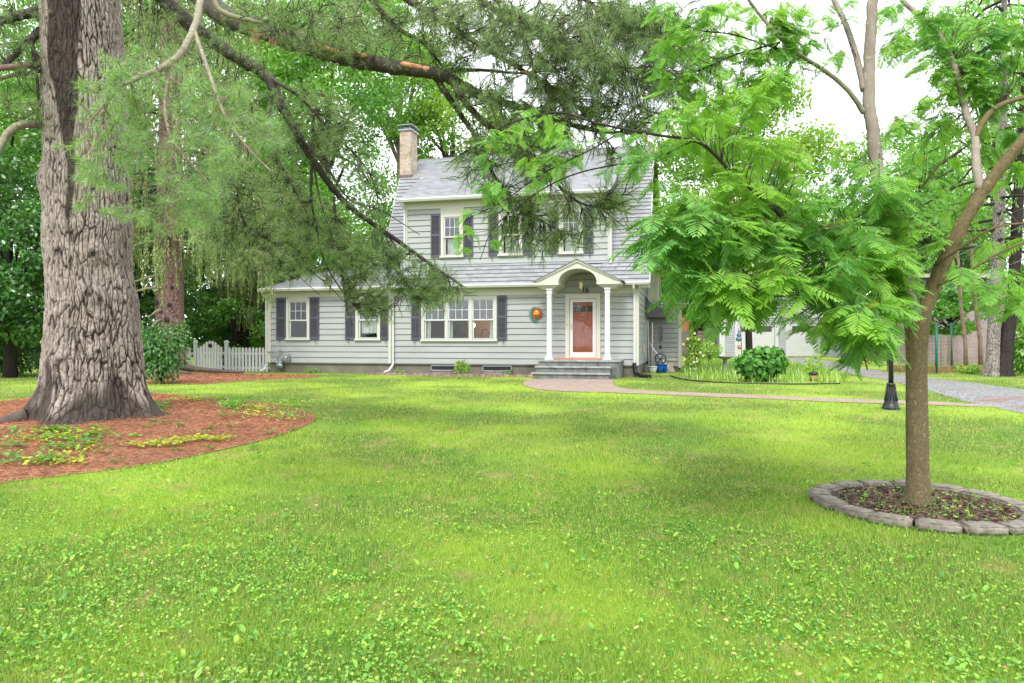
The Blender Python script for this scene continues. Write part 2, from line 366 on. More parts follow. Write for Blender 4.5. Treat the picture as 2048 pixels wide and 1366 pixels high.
    def ball(s, c, r, seg=12, rings=8, sc=(1, 1, 1)):
        b0 = len(s.v); 
        for i in range(rings+1):
            ph = PI*i/rings
            for j in range(seg):
                an = 2*PI*j/seg; s.v.append((c[0]+r*sc[0]*max(.001, math.sin(ph))*math.cos(an), c[1]+r*sc[1]*max(.001, math.sin(ph))*math.sin(an), c[2]-r*sc[2]*math.cos(ph)))
        for i in range(rings):
            for j in range(seg):
                a_ = b0+i*seg+j; b_ = b0+i*seg+(j+1) % seg
                s.f.append((a_, b_, b_+seg, a_+seg)); s.mi.append(s.m); s.uv += [(0, 0)]*4; s.sm.append(True)
        return s
    def build(s, name, mats, parent=None, bevel=0, offset=(0, 0, 0)):
        me = bpy.data.meshes.new(name); V = [(a-offset[0], b-offset[1], c-offset[2]) for a, b, c in s.v]
        me.from_pydata(V, [], s.f); me.polygons.foreach_set('material_index', s.mi); me.polygons.foreach_set('use_smooth', s.sm)
        ul = me.uv_layers.new(name='UVMap'); ul.data.foreach_set('uv', np.array(s.uv, np.float32).ravel())
        me.update()
        if not isinstance(mats, (list, tuple)): mats = [mats]
        o = link_mesh(name, me, parent, mats)
        if bevel:
            b = o.modifiers.new('bevel', 'BEVEL'); b.width = bevel; b.segments = 2; b.limit_method = 'ANGLE'; b.angle_limit = math.radians(40)
        return o
def inpoly(x, y, poly):
    x = np.asarray(x); y = np.asarray(y); c = np.zeros(x.shape, bool); n = len(poly); j = n-1
    for i in range(n):
        xi, yi = poly[i]; xj, yj = poly[j]
        if yi != yj:
            c ^= ((yi > y) != (yj > y)) & (x < (xj-xi)*(y-yi)/(yj-yi)+xi)
        j = i
    return c
def smoothpoly(p, it=2):
    for _ in range(it):
        q = []
        for i in range(len(p)):
            a, b = p[i], p[(i+1) % len(p)]; q += [(a[0]*.75+b[0]*.25, a[1]*.75+b[1]*.25), (a[0]*.25+b[0]*.75, a[1]*.25+b[1]*.75)]
        p = q
    return p
def crom(P, n=8):
    P = [np.array(p, float) for p in P]; P = [2*P[0]-P[1]]+P+[2*P[-1]-P[-2]]; out = []
    for i in range(1, len(P)-2):
        a, b, c, d = P[i-1:i+3]
        for k in range(n):
            t = k/n; out.append(.5*((2*b)+(-a+c)*t+(2*a-5*b+4*c-d)*t*t+(-a+3*b-3*c+d)*t**3))
    out.append(P[-2]); return np.array(out)
def sheet(name, poly, dz, mat, thick=0.0, step=.5, uvs=1.0):
    """a ground-following sheet filling a polygon"""
    import bmesh
    bm = bmesh.new(); vs = [bm.verts.new((x, y, 0)) for x, y in poly]; bm.faces.new(vs)
    xs = [p[0] for p in poly]; ys = [p[1] for p in poly]
    for ax, lo, hi in ((0, min(xs), max(xs)), (1, min(ys), max(ys))):
        k = math.ceil(lo/step)
        while k*step < hi:
            co = [0, 0, 0]; no = [0, 0, 0]; co[ax] = k*step; no[ax] = 1
            bmesh.ops.bisect_plane(bm, geom=bm.verts[:]+bm.edges[:]+bm.faces[:], plane_co=co, plane_no=no); k += 1
    for v in bm.verts: v.co.z = float(gz(v.co.x, v.co.y))+dz
    uvl = bm.loops.layers.uv.new('UVMap')
    for f in bm.faces:
        if f.normal.z < 0: f.normal_flip()
        for l in f.loops: l[uvl].uv = (l.vert.co.x*uvs, l.vert.co.y*uvs)
    me = bpy.data.meshes.new(name); bm.to_mesh(me); bm.free(); return link_mesh(name, me, None, [mat])
# vectorised leaf faces -------------------------------------------------
def unit(a): return a/np.maximum(np.linalg.norm(a, axis=-1, keepdims=True), 1e-9)
def leaves(C, D, S, L_, W_, fold=.12):
    """rhombic folded leaves: base C, direction D, side S (n,3), length, width"""
    n = len(C); D = unit(D); S = unit(S-D*np.sum(S*D, 1, keepdims=True)); Nn = np.cross(D, S)
    L_ = np.broadcast_to(np.asarray(L_, float), (n,))[:, None]; W_ = np.broadcast_to(np.asarray(W_, float), (n,))[:, None]
    mid = C+D*L_*.45+Nn*W_*fold
    V = np.stack([C, mid+S*W_*.5, C+D*L_, mid-S*W_*.5], 1).reshape(-1, 3)
    i = np.arange(n)[:, None]*4
    T = np.concatenate([i+np.array([[0, 2, 1]]), i+np.array([[0, 3, 2]])], 1).reshape(-1, 3); return V, T
def rleaves(C, D, S, L_, W_, fold=.10):
    n = len(C); D = unit(D); S = unit(S-D*np.sum(S*D, 1, keepdims=True)); Nn = np.cross(D, S)
    L_ = np.broadcast_to(np.asarray(L_, float), (n,))[:, None]; W_ = np.broadcast_to(np.asarray(W_, float), (n,))[:, None]
    a = C+D*L_*.28+Nn*W_*fold; b = C+D*L_*.68+Nn*W_*fold; sag = -Nn*L_*.08
    V = np.stack([C, a+S*W_*.46, b+S*W_*.44, C+D*L_+sag, b-S*W_*.44, a-S*W_*.46, C+D*L_*.5], 1).reshape(-1, 3); i = np.arange(n)[:, None]*7
    T = np.concatenate([i+np.array([[6, k, k+1]]) for k in range(5)]+[i+np.array([[6, 5, 0]])], 1).reshape(-1, 3); return V, T
def needles(C, D, S, L_, W_):
    n = len(C); L_ = np.broadcast_to(np.asarray(L_, float), (n,))[:, None]; W_ = np.broadcast_to(np.asarray(W_, float), (n,))[:, None]
    V = np.stack([C-S*W_*.5, C+S*W_*.5, C+D*L_], 1).reshape(-1, 3); return V, np.arange(n*3).reshape(-1, 3)
def rdir(n): return unit(rng.normal(size=(n, 3)))
def cat(parts):
    Vs, Ts, ms, o = [], [], [], 0
    for k, (V, T) in enumerate(parts):
        Vs.append(V); Ts.append(T+o); ms.append(np.full(len(T), k)); o += len(V)
    return np.concatenate(Vs), np.concatenate(Ts), np.concatenate(ms)
#@@SETTING
# ------------------------------------------------------------------ ground
MIM = (3.84, 6.80); RING_R = .86
xs = np.concatenate([np.linspace(-400, -30, 14)[:-1], np.arange(-30, 34, .5), np.linspace(34, 400, 14)])
ys = np.concatenate([np.linspace(-120, 0, 6)[:-1], np.arange(0, 60, .5), np.linspace(60, 600, 16)])
X, Y = np.meshgrid(xs, ys); Z = gz(X, Y); nx_, ny_ = len(xs), len(ys)
V = np.stack([X, Y, Z], -1).reshape(-1, 3); i = np.arange(nx_*ny_).reshape(ny_, nx_)
T = np.stack([i[:-1, :-1], i[:-1, 1:], i[1:, 1:], i[1:, :-1]], -1).reshape(-1, 4)
tag(npmesh('ground', V, T, M['lawn'], smooth=True), kind='structure')
walk = [Gp(*p) for p in [(1072, 758), (1228, 757), (1224, 765), (1230, 774), (1262, 780), (1340, 784), (1500, 790), (1700, 799), (1850, 803), (2010, 812),
        (2010, 816), (1850, 810), (1700, 806.5), (1500, 797), (1340, 790.5), (1230, 786), (1140, 784), (1080, 780.5), (1052, 774), (1044, 768), (1050, 762)]]
walk = smoothpoly(walk, 1)
tag(sheet('brick_path', walk, .012, M['paver'], step=.4), kind='structure')
drive = [Gp(*p) for p in [(1452, 714), (1600, 716), (1655, 722), (1720, 737), (1790, 747), (1854, 755), (1950, 767), (2048, 780), (2300, 812), (2300, 872), (2150, 846),
        (2048, 828), (1944, 807), (1900, 794), (1854, 781), (1800, 767), (1720, 752), (1660, 738), (1600, 728), (1530, 721), (1452, 719)]]
drive = smoothpoly(drive, 1)
tag(sheet('gravel_driveway', drive, .008, M['gravel'], step=1.0), kind='structure')
bed = [Gp(*p) for p in [(-420, 1030), (0, 967), (150, 950), (300, 930), (400, 911), (500, 888), (560, 872), (615, 851), (634, 840), (618, 826), (560, 813), (480, 803), (400, 798), (330, 789), (200, 784), (60, 796), (0, 806), (-420, 822)]]
bed = smoothpoly(bed, 1)
tag(sheet('pine_needle_bed', bed, .010, M['soil_red'], step=.4), kind='structure')
bed2 = smoothpoly([Gp(*p) for p in [(285, 768), (400, 769), (480, 763), (560, 758), (640, 755), (640, 751), (540, 749), (400, 746), (300, 748)]], 1)
tag(sheet('spruce_needle_bed', bed2, .010, M['soil_red'], step=.4), kind='structure')
bed3 = [tuple(H(u, v)[:2]) for u, v in [(-9.0, -.02), (-3.3, -.02), (-3.35, -.95), (-5, -.95), (-8.9, -1.0), (-9.6, -.6)]]
tag(sheet('foundation_bed', bed3, .010, M['soil_dark'], step=.4), kind='structure')
bed4 = smoothpoly([Gp(*p) for p in [(1366, 759), (1420, 765), (1500, 768), (1600, 769), (1690, 768), (1700, 755), (1640, 735), (1560, 722), (1450, 718), (1372, 722)]], 1)
ringpoly = [(MIM[0]+.78*math.cos(a), MIM[1]+.78*math.sin(a)) for a in np.linspace(0, 2*PI, 40)[:-1]]
ringout = [(MIM[0]+.97*math.cos(a), MIM[1]+.97*math.sin(a)) for a in np.linspace(0, 2*PI, 40)[:-1]]
tag(sheet('mulch_circle', ringpoly, .035, M['soil_dark'], step=.3), kind='structure')
footprint = [tuple(H(u, v)[:2]) for u, v in [(-13.95, -.02), (0.02, -.02), (.02, 9), (-13.95, 9)]]
steps_fp = [tuple(H(u, v)[:2]) for u, v in [(-3.2, -1.9), (-.4, -1.9), (-.4, 0), (-3.2, 0)]]
# ---- grass blades: one stuff object
def scatter(n, px0, px1, py0, py1, pw=1.0):
    px = rng.uniform(px0, px1, n); py = py0+(py1-py0)*rng.uniform(0, 1, n)**pw
    x, y = G(px, py); return x, y
def keep_lawn(x, y, tol=0):
    k = np.ones(len(x), bool)
    for p in (walk, drive, ringout, footprint, steps_fp, bed3): k &= ~inpoly(x, y, p)
    inb = inpoly(x, y, bed) | inpoly(x, y, bed2)
    k &= (~inb) | (rng.random(len(x)) < .03)
    return k
x, y = scatter(460000, -260, 2310, 738, 1430, 1.05); k = keep_lawn(x, y) & (y < 60); x, y = x[k], y[k]; n = len(x)
z = gz(x, y); dist = y
hgt = rng.uniform(.018, .054, n)*(1+.35*np.sin(x*2.1+1.3*y)*np.sin(y*1.7-x)); wid = np.maximum(.0042, dist*.0010)*rng.uniform(.7, 1.3, n)
az = rng.uniform(0, 2*PI, n); lean = rng.uniform(.1, 1.1, n)
D = np.stack([np.cos(az)*lean, np.sin(az)*lean, np.ones(n)], 1); D = unit(D); az2 = rng.uniform(0, PI, n)
S = np.stack([np.cos(az2), np.sin(az2)*.5, np.zeros(n)], 1); C = np.stack([x, y, z-.004], 1)
V, T = needles(C, D, unit(S), hgt*1.25, wid)
tag(npmesh('lawn_grass', V, T, M['grass']), 'short green lawn grass with paler worn patches around the house', 'grass', kind='stuff')
# ---- broad weeds and clover in the nearer lawn
x, y = scatter(34000, -200, 2250, 790, 1430, .7); k = keep_lawn(x, y)
dens = .5+.5*np.sin(x*.9+1)*np.sin(y*1.1+.6*x)+.25*np.sin(x*3.1)*np.sin(y*2.7); k &= rng.random(len(x)) < np.clip(dens*.8, .10, .8); x, y = x[k], y[k]
nl = 4; xx = np.repeat(x, nl)+rng.normal(0, .022, len(x)*nl); yy = np.repeat(y, nl)+rng.normal(0, .022, len(x)*nl); n = len(xx)
az = rng.uniform(0, 2*PI, n); el = rng.uniform(.1, .9, n); D = np.stack([np.cos(az)*np.cos(el), np.sin(az)*np.cos(el), np.sin(el)], 1)
S = np.stack([-np.sin(az), np.cos(az), rng.normal(0, .3, n)], 1); C = np.stack([xx, yy, gz(xx, yy)+rng.uniform(.008, .04, n)], 1)
big = np.repeat(rng.random(len(x)) < .035, nl)
ln = np.where(big, rng.uniform(.03, .065, n), rng.uniform(.010, .024, n)); V, T = rleaves(C, D, S, ln, ln*np.where(big, .48, .85))
tag(npmesh('lawn_weeds', V, T, M['weed']), 'broad pale leaves of clover and plantain scattered through the lawn', 'weeds', kind='stuff')
x, y = scatter(700, -200, 2250, 800, 1430, .9); k = keep_lawn(x, y); x, y = x[k], y[k]; n = len(x); az = rng.uniform(0, 2*PI, n)
D = np.stack([np.cos(az), np.sin(az), rng.uniform(-.1, .4, n)], 1); S = np.stack([-np.sin(az), np.cos(az), rng.normal(0, .5, n)], 1); l = rng.uniform(.012, .04, n)
V, T = rleaves(np.stack([x, y, gz(x, y)+rng.uniform(.02, .05, n)], 1), D, S, l, l*rng.uniform(.25, .7, n)); tag(npmesh('fallen_leaves', V, T, M['tanleaf']), 'small tan bits of fallen leaf lying in the lawn', 'leaf litter', kind='stuff')
# ---- needle litter on the beds
def litter(poly, n, name, mat, label, ln=(.06, .15), wd=.006, dz=.014, far=.00045):
    xs = [p[0] for p in poly]; ys = [p[1] for p in poly]
    x = rng.uniform(min(xs), max(xs), n); y = rng.uniform(min(ys), max(ys), n); k = inpoly(x, y, poly)
    x, y = x[k], y[k]; n = len(x); az = rng.uniform(0, 2*PI, n); el = rng.normal(.05, .22, n)
    D = np.stack([np.cos(az)*np.cos(el), np.sin(az)*np.cos(el), np.abs(np.sin(el))], 1); S = unit(np.stack([-np.sin(az), np.cos(az), rng.normal(0, .8, n)], 1))
    C = np.stack([x, y, gz(x, y)+dz+rng.uniform(0, .018, n)], 1); V, T = needles(C, D, S, rng.uniform(*ln, n), np.maximum(wd, y*far))
    return tag(npmesh(name, V, T, mat), label, 'leaf litter', kind='stuff')
bedc = [p for p in bed if True]
litter([(max(px, -11.5), py) for px, py in bed], 110000, 'needle_litter', M['litter'], 'fallen rust-red pine needles around the big pine')
litter(bed2, 9000, 'needle_litter', M['litter'], 'fallen rust-red needles around the spruce by the picket fence', ln=(.08, .2), wd=.006)
grr = rng.uniform(0, 1, (260, 2)); aa = grr[:, 0]*2*PI; rr_ = .74*np.sqrt(grr[:, 1]); x = MIM[0]+rr_*np.cos(aa); y = MIM[1]+rr_*np.sin(aa); az = rng.uniform(0, 2*PI, 260)
V, T = needles(np.stack([x, y, gz(x, y)+.03], 1), unit(np.stack([np.cos(az)*.4, np.sin(az)*.4, np.ones(260)], 1)), unit(np.stack([np.sin(az), np.cos(az), 0*az], 1)), rng.uniform(.03, .13, 260), .007)
V2, T2 = rleaves(np.stack([x[:120]+.02, y[:120], gz(x[:120], y[:120])+.06], 1), np.stack([np.cos(az[:120]), np.sin(az[:120]), .3+0*az[:120]], 1), np.stack([-np.sin(az[:120]), np.cos(az[:120]), 0*az[:120]], 1), .035, .03)
V, T, _m = cat([(V, T), (V2, T2)]); tag(npmesh('ring_weeds', V, T, M['weed']), 'sparse green weeds sprouting from the mulch inside the stone ring', 'weeds', kind='stuff')
litter(ringpoly, 5200, 'mulch_chips', M['mulch'], 'dark bark mulch chips inside the stone tree ring', ln=(.03, .09), wd=.012, dz=.035)
# ---- seedlings and creeping plants on the beds
def patch(spots, mat_i, parts, per=22, r=.17, ls=(.03, .065)):
    for (x0, y0, s) in spots:
        n = int(per*s*s)+8; a = rng.uniform(0, 2*PI, n); rr = r*s*np.sqrt(rng.random(n)); x = x0+rr*np.cos(a)*1.4; y = y0+rr*np.sin(a)
        az = rng.uniform(0, 2*PI, n); D = np.stack([np.cos(az), np.sin(az), rng.uniform(0, .5, n)], 1); S = np.stack([-np.sin(az), np.cos(az), rng.normal(0, .25, n)], 1)
        C = np.stack([x, y, gz(x, y)+rng.uniform(.03, .03+.09*s, n)], 1); l = rng.uniform(*ls, n); parts.append((*rleaves(C, D, S, l, l*.95), mat_i))
def stuff_patches(name, plan, mats, label, cat_):
    parts = []
    for spots, mi, kw in plan: patch([(*Gp(a, b), s) for a, b, s in spots], mi, parts, **kw)
    V, T, ms = cat([(p[0], p[1]) for p in parts]); mi = np.array([p[2] for p in parts])[ms]
    tag(npmesh(name, V, T, mats, midx=mi), label, cat_, kind='stuff')
lime = [(275+t*175+random.uniform(-6, 6), 899-t*17+random.uniform(-4, 4), random.uniform(.5, .9)) for t in np.linspace(0, 1, 16)]
gr1 = [(random.uniform(440, 625), random.uniform(803, 842), random.uniform(.6, 1.25)) for _ in range(34)]+[(random.uniform(345, 470), random.uniform(800, 815), random.uniform(.5, 1)) for _ in range(16)]+[(random.uniform(280, 330), random.uniform(808, 826), random.uniform(.5, 1)) for _ in range(9)]
gr2 = [(random.uniform(-20, 190), random.uniform(868, 935), random.uniform(.5, 1.15)) for _ in range(34)]+[(random.uniform(90, 220), random.uniform(862, 885), random.uniform(.4, .9)) for _ in range(22)]
stuff_patches('creeping_seedlings', [(lime, 0, {}), ([s for i, s in enumerate(gr1) if i % 4], 1, {}), (gr1[::4], 0, {}), ([s for i, s in enumerate(gr2) if i % 4], 1, {}), (gr2[::4], 0, {}),
              ([(random.uniform(60, 600), random.uniform(830, 930), .35) for _ in range(26)], 1, {})], [M['vine_y'], M['vine_g']], 'lime and green maple seedlings creeping over the pine needle bed', 'ground cover')
# ---- tall grass and flowers of the border beside the driveway
x = []; y = []
pts = rng.uniform(0, 1, (9000, 2)); bx = [p[0] for p in bed4]; by = [p[1] for p in bed4]
x = min(bx)+pts[:, 0]*(max(bx)-min(bx)); y = min(by)+pts[:, 1]*(max(by)-min(by)); k = inpoly(x, y, bed4); x, y = x[k], y[k]; n = len(x)
az = rng.uniform(0, 2*PI, n); D = unit(np.stack([np.cos(az)*.6, np.sin(az)*.6, np.ones(n)], 1)); S = unit(np.stack([np.cos(az+1.5), np.sin(az+1.5), 0*az], 1))
V, T = needles(np.stack([x, y, gz(x, y)], 1), D, S, rng.uniform(.12, .42, n), rng.uniform(.015, .035, n))
tag(npmesh('border_grass', V, T, M['leaf_yel']), 'tall loose yellow-green grass filling the garden border beyond the walk', 'grass', kind='stuff')
#@@HOUSE
# ------------------------------------------------------------------ the grey house
house = thing('house', 'grey clapboard house with white trim, dark shutters and a gambrel shingle roof', 'house', (HO[0], HO[1], 0), -TH)
def courses(mb, fn, t0, t1, e, lip, s0, s1, opens=(), groove=0):
    """overlapping board or shingle courses; fn(s,t,n)->xyz; s0,s1 callables or numbers of t; opens: (sa,sb,ta,tb)"""
    f0 = s0 if callable(s0) else (lambda t: s0); f1 = s1 if callable(s1) else (lambda t: s1)
    k = 0; t = t0
    while t < t1-1e-6:
        tt = min(t+e, t1); gt = tt-groove if groove and tt-t > groove*2 else None; cuts = sorted({t, tt} | ({gt} if gt else set()) | {c for o in opens for c in (o[2], o[3]) if t < c < tt})
        for a, b in zip(cuts[:-1], cuts[1:]):
            na = lip*(1-(a-t)/e); nb = lip*(1-(b-t)/e)
            if gt and a >= gt-1e-9: na = nb = -.035
            mid = (a+b)/2
            iv = sorted([(o[0], o[1]) for o in opens if o[2] < mid < o[3]]); cur = None; segs = []
            L0a, L0b, R1a, R1b = f0(a), f0(b), f1(a), f1(b); la, lb = L0a, L0b
            for o0, o1 in iv: segs.append((la, lb, o0, o0)); la = lb = o1
            segs.append((la, lb, R1a, R1b))
            for sa, sb, ea, eb in segs:
                if ea-sa < 1e-4 and eb-sb < 1e-4: continue
                mb.face([fn(sa, a, na), fn(ea, a, na), fn(eb, b, nb), fn(sb, b, nb)], [(sa, a), (ea, a), (eb, b), (sb, b)])
                if a == t: mb.face([fn(sa, a, -.035 if groove else 0), fn(ea, a, -.035 if groove else 0), fn(ea, a, na), fn(sa, a, na)], [(sa, a)]*4)
        t = tt; k += 1
FT = .745            # top of the foundation
def fr(v): return lambda s, t, n: (s, v-n, t)
# window list: casing rectangle (u0,u1,w0,w1) at plane v
W1 = (pu(573.5), pu(620), 1.64, 3.16); W2 = (pu(712), pu(761), 1.63, 3.16); W3 = (pu(843.5), pu(994), 1.60, 3.15)
DV = .05
def dr(a, b): return (pu(a, DV), pu(b, DV))
zs_b, zs_t = 4.60, 6.06
DW = [(*dr(882.5, 926.5), 4.60, 6.10), (*dr(998, 1045), 4.60, 6.10), (*dr(1118, 1166), 4.60, 6.10)]
uc = (pu(1099, -1.15)+pu(1215, -1.15))/2
DR = (pu(1131), pu(1201), .97, 3.16)
inset = .10
def opening(W, c=.07): return (W[0]+c, W[1]-c, W[2]+c, W[3]-c)
opens_main = [opening(W3), opening(DR, .06)]; opens_wing = [opening(W1), opening(W2)]
mb = MB()
courses(mb, fr(0), FT, 3.25, .212, .030, -8.9, 0, opens_main, groove=.02)
mb.face([(-8.9, .0, 3.25), (-2.75, 0, 3.25), (-2.75, 0, 3.6), (-8.9, 0, 3.6)])
courses(mb, fr(DV), 4.1, 6.33, .205, .030, -8.33, -.93, [opening(w_) for w_ in DW], groove=.02)
# right gable wall (u = 0 plane), s along v
GE = .15
def gam(w_, back=False):    # roof plane v at height w
    v = -.30+(w_-3.52)/2.04 if w_ < 7.9 else 1.84+(w_-7.9)/.58
    return 8.0-v if back else v
def sd(u, sgn=1): return lambda s, t, n: (u+n*sgn, s, t)
courses(mb, fr(.005), 3.245, 4.2, .212, .03, -2.75, -1.05, groove=.02)
courses(mb, sd(0), FT, 3.5, .212, .022, 0, 8, [(3.85, 4.75, .9, 2.9)])
courses(mb, sd(0), 3.5, 7.9, .212, .022, lambda t: gam(t)+.05, lambda t: 8-gam(t)-.05)
courses(mb, sd(0), 7.9, 9.1, .212, .022, lambda t: gam(t)+.05, lambda t: 8-gam(t)-.05)
courses(mb, sd(-8.9, -1), 3.5, 7.9, .212, .022, lambda t: gam(t)+.05, lambda t: 8-gam(t)-.05)
courses(mb, sd(-8.9, -1), 7.9, 9.1, .212, .022, lambda t: gam(t)+.05, lambda t: 8-gam(t)-.05)
for s_, sg in ((-8.33, -1), (-.93, 1)):                                        # dormer cheeks
    courses(mb, sd(s_, sg), 4.1, 6.7, .205, .02, DV, lambda t: max(DV+.01, gam(t)+.3))
mb.face([(0, 8, 0), (-8.9, 8, 0), (-8.9, 8, 3.5), (0, 8, 3.5)])
mb.build('wall', M['siding'], house)
mb = MB(); courses(mb, fr(0), FT, 3.25, .212, .030, -13.93, -8.9, opens_wing, groove=.02)
mb.face([(-13.93, 0, 3.25), (-8.9, 0, 3.25), (-8.9, 0, 3.6), (-13.93, 0, 3.6)])
courses(mb, sd(-13.93, -1), FT, 4.5, .212, .022, lambda t: max(0, (t-3.5)/.31), lambda t: min(6, 6-(t-3.5)/.31) if t > 3.5 else 6)
mb.face([(-8.9, 6, 0), (-13.93, 6, 0), (-13.93, 6, 3.5), (-8.9, 6, 3.5)])
mb.build('wing_wall', M['siding'], house)
mb = MB(); mb.box(-13.91, -.02, .03, .3, -.3, FT); mb.box(-.3, -.02, .3, 8, -.3, FT); mb.box(-13.91, -13.6, .3, 6, -.3, FT); mb.box(-13.95, .035, -.035, 0.02, FT-.03, FT+.012)
mb.build('foundation', M['found'], house)
# interior shells
mb = MB(); r = (-8.7, -2.6)
mb.face([(-6.9, 4, .95), (r[1], 4, .95), (r[1], 4, 3.3), (-6.9, 4, 3.3)]); mb.m = 1; mb.box(r[0], -6.9, 2.9, 4, .95, 3.3); mb.m = 0; mb.face([(r[0], .12, .95), (r[0], 4, .95), (r[0], 4, 3.3), (r[0], .12, 3.3)])
mb.face([(r[1], 4, .95), (r[1], .12, .95), (r[1], .12, 3.3), (r[1], 4, 3.3)]); mb.face([(r[0], .12, .95), (r[1], .12, .95), (r[1], 4, .95), (r[0], 4, .95)])
mb.face([(r[0], .12, 3.3), (r[0], 4, 3.3), (r[1], 4, 3.3), (r[1], .12, 3.3)])
mb.build('dining_room', [M['room'], M['roomgreen']], house)
def room(a, b, z0, z1, v0=.14, d=2.2):
    q = MB(); q.face([(a, v0+d, z0), (b, v0+d, z0), (b, v0+d, z1), (a, v0+d, z1)]); q.face([(a, v0, z0), (a, v0+d, z0), (a, v0+d, z1), (a, v0, z1)]); q.face([(b, v0+d, z0), (b, v0, z0), (b, v0, z1), (b, v0+d, z1)])
    q.face([(a, v0, z0), (b, v0, z0), (b, v0+d, z0), (a, v0+d, z0)]); q.face([(a, v0, z1), (a, v0+d, z1), (b, v0+d, z1), (b, v0, z1)]); return q.build('room', M['roomdark'], house)
room(-13.7, -9.1, 1.0, 3.3); room(-8.2, -1.05, 4.3, 6.4, .2, 1.6)
# windows -------------------------------------------------------------
def sash_window(W, v, mull=(), curtain='full', dark=True, storm=False, label=None, frieze=True, glassm=None):
    u0, u1, w0, w1 = W; q = MB(); c = .105
    edges = [u0]+list(mull)+[u1]; m_ = .10
    bays = []
    for i in range(len(edges)-1):
        a = edges[i]+(c if i == 0 else m_/2); b = edges[i+1]-(c if i == len(edges)-2 else m_/2); bays.append((a, b))
    q.box(u0, u0+c, v-.055, v+.10, w0, w1); q.box(u1-c, u1, v-.055, v+.10, w0, w1); q.box(u0+c, u1-c, v-.052, v+.10, w1-.09, w1)
    for x_ in mull: q.box(x_-m_/2, x_+m_/2, v-.05, v+.10, w0+.02, w1-.09)
    q.box(u0-.035, u1+.035, v-.10, v+.10, w0-.045, w0+.02)
    win = q.build('window', M['trim'], house)
    if label: win['label'] = label
    s = MB(); mid = w0+.02+(w1-w0-.11)*.485
    zb, zt = w0+.02, w1-.09; g1 = MB(); g2 = MB()
    for a, b in bays:
        t = .045; s.m = 0
        for (y0, y1, z0, z1, dy) in ((-.012, .03, mid-.02, zt, 0), (.032, .07, zb, mid+.02, 0)):
            s.box(a, a+t, v+y0, v+y1, z0, z1); s.box(b-t, b, v+y0, v+y1, z0, z1); s.box(a+t, b-t, v+y0+.001, v+y1-.001, z0, z0+t); s.box(a+t, b-t, v+y0+.001, v+y1-.001, z1-t, z1)
        zl = mid-.02+t; zh = zt-t; zm = (zl+zh)/2
        if not storm:
            for k in (1, 2): xx = a+t+(b-a-2*t)*k/3; s.box(xx-.009, xx+.009, v-.004, v+.02, zl, zh)
            s.box(a+t, b-t, v-.003, v+.019, zm-.009, zm+.009)
        g1.box(a+t-.005, b-t+.005, v+.006, v+.012, zl-.004, zh+.004); g2.box(a+t-.005, b-t+.005, v+.050, v+.056, zb+t-.004, mid+.02-t+.004)
    s.build('sash', M['sash'] if storm or len(bays) > 1 else M['white'], win)
    gm = glassm or M['glass']
    g1.build('upper_glass', M['glassdk'] if dark else gm, win); g2.build('lower_glass', gm, win)
    for a, b in bays:
        def drape(x0, x1, z0, z1, y=.15, amp=.018):
            n = max(6, int((x1-x0)/.03)); d = MB()
            xs_ = np.linspace(x0, x1, n)
            for i in range(n-1):
                ya = v+y+amp*math.sin(i*1.9); yb = v+y+amp*math.sin((i+1)*1.9)
                d.face([(xs_[i], ya, z0), (xs_[i+1], yb, z0), (xs_[i+1], yb, z1), (xs_[i], ya, z1)], smooth=True)
            d.build('curtain', M['curtain'], win)
        if curtain == 'full': drape(a+.05, b-.05, zb+.03, zt)
        elif curtain == 'lower': drape(a+.09, b-.08, zb+.03, mid-.03)
        elif curtain == 'hi': drape(a+.05, b-.05, zb+.20, zt)
        elif curtain == 'sides': pass
    if curtain == 'sides':
        for (x0, x1) in ((bays[0][0]+.03, bays[0][0]+.19), (bays[1][0]+.01, bays[1][0]+.12), (bays[2][1]-.20, bays[2][1]-.04)):
            d = MB(); n = 7; xs_ = np.linspace(x0, x1, n)
            for i in range(n-1): d.face([(xs_[i], v+.15+.02*math.sin(i*2), zb), (xs_[i+1], v+.15+.02*math.sin((i+1)*2), zb), (xs_[i+1], v+.15+.02*math.sin((i+1)*2), zt), (xs_[i], v+.15+.02*math.sin(i*2), zt)], smooth=True)
            d.build('curtain', M['curtain'], win)
    return win
sash_window(W1, 0, curtain=None, dark=False, label='leftmost wing window, divided upper sash, no curtain')
sash_window(W2, 0, curtain='hi', storm=True, dark=True, label='wing window beside the downspout, curtain drawn above a dark gap')
tu = (W3[1]-W3[0]-.21-.20)/3
mA = W3[0]+.105+tu+.05; mB = mA+.05+tu+.05
sash_window(W3, 0, mull=(mA, mB), curtain='sides', dark=True, label='triple window lit warm from the dining room')
for W, l in zip(DW, ('upper window nearest the chimney with lace curtain', 'middle upper window behind the pine branch', 'upper window above the portico')):
    sash_window(W, DV, curtain='lower', dark=True, label=l)
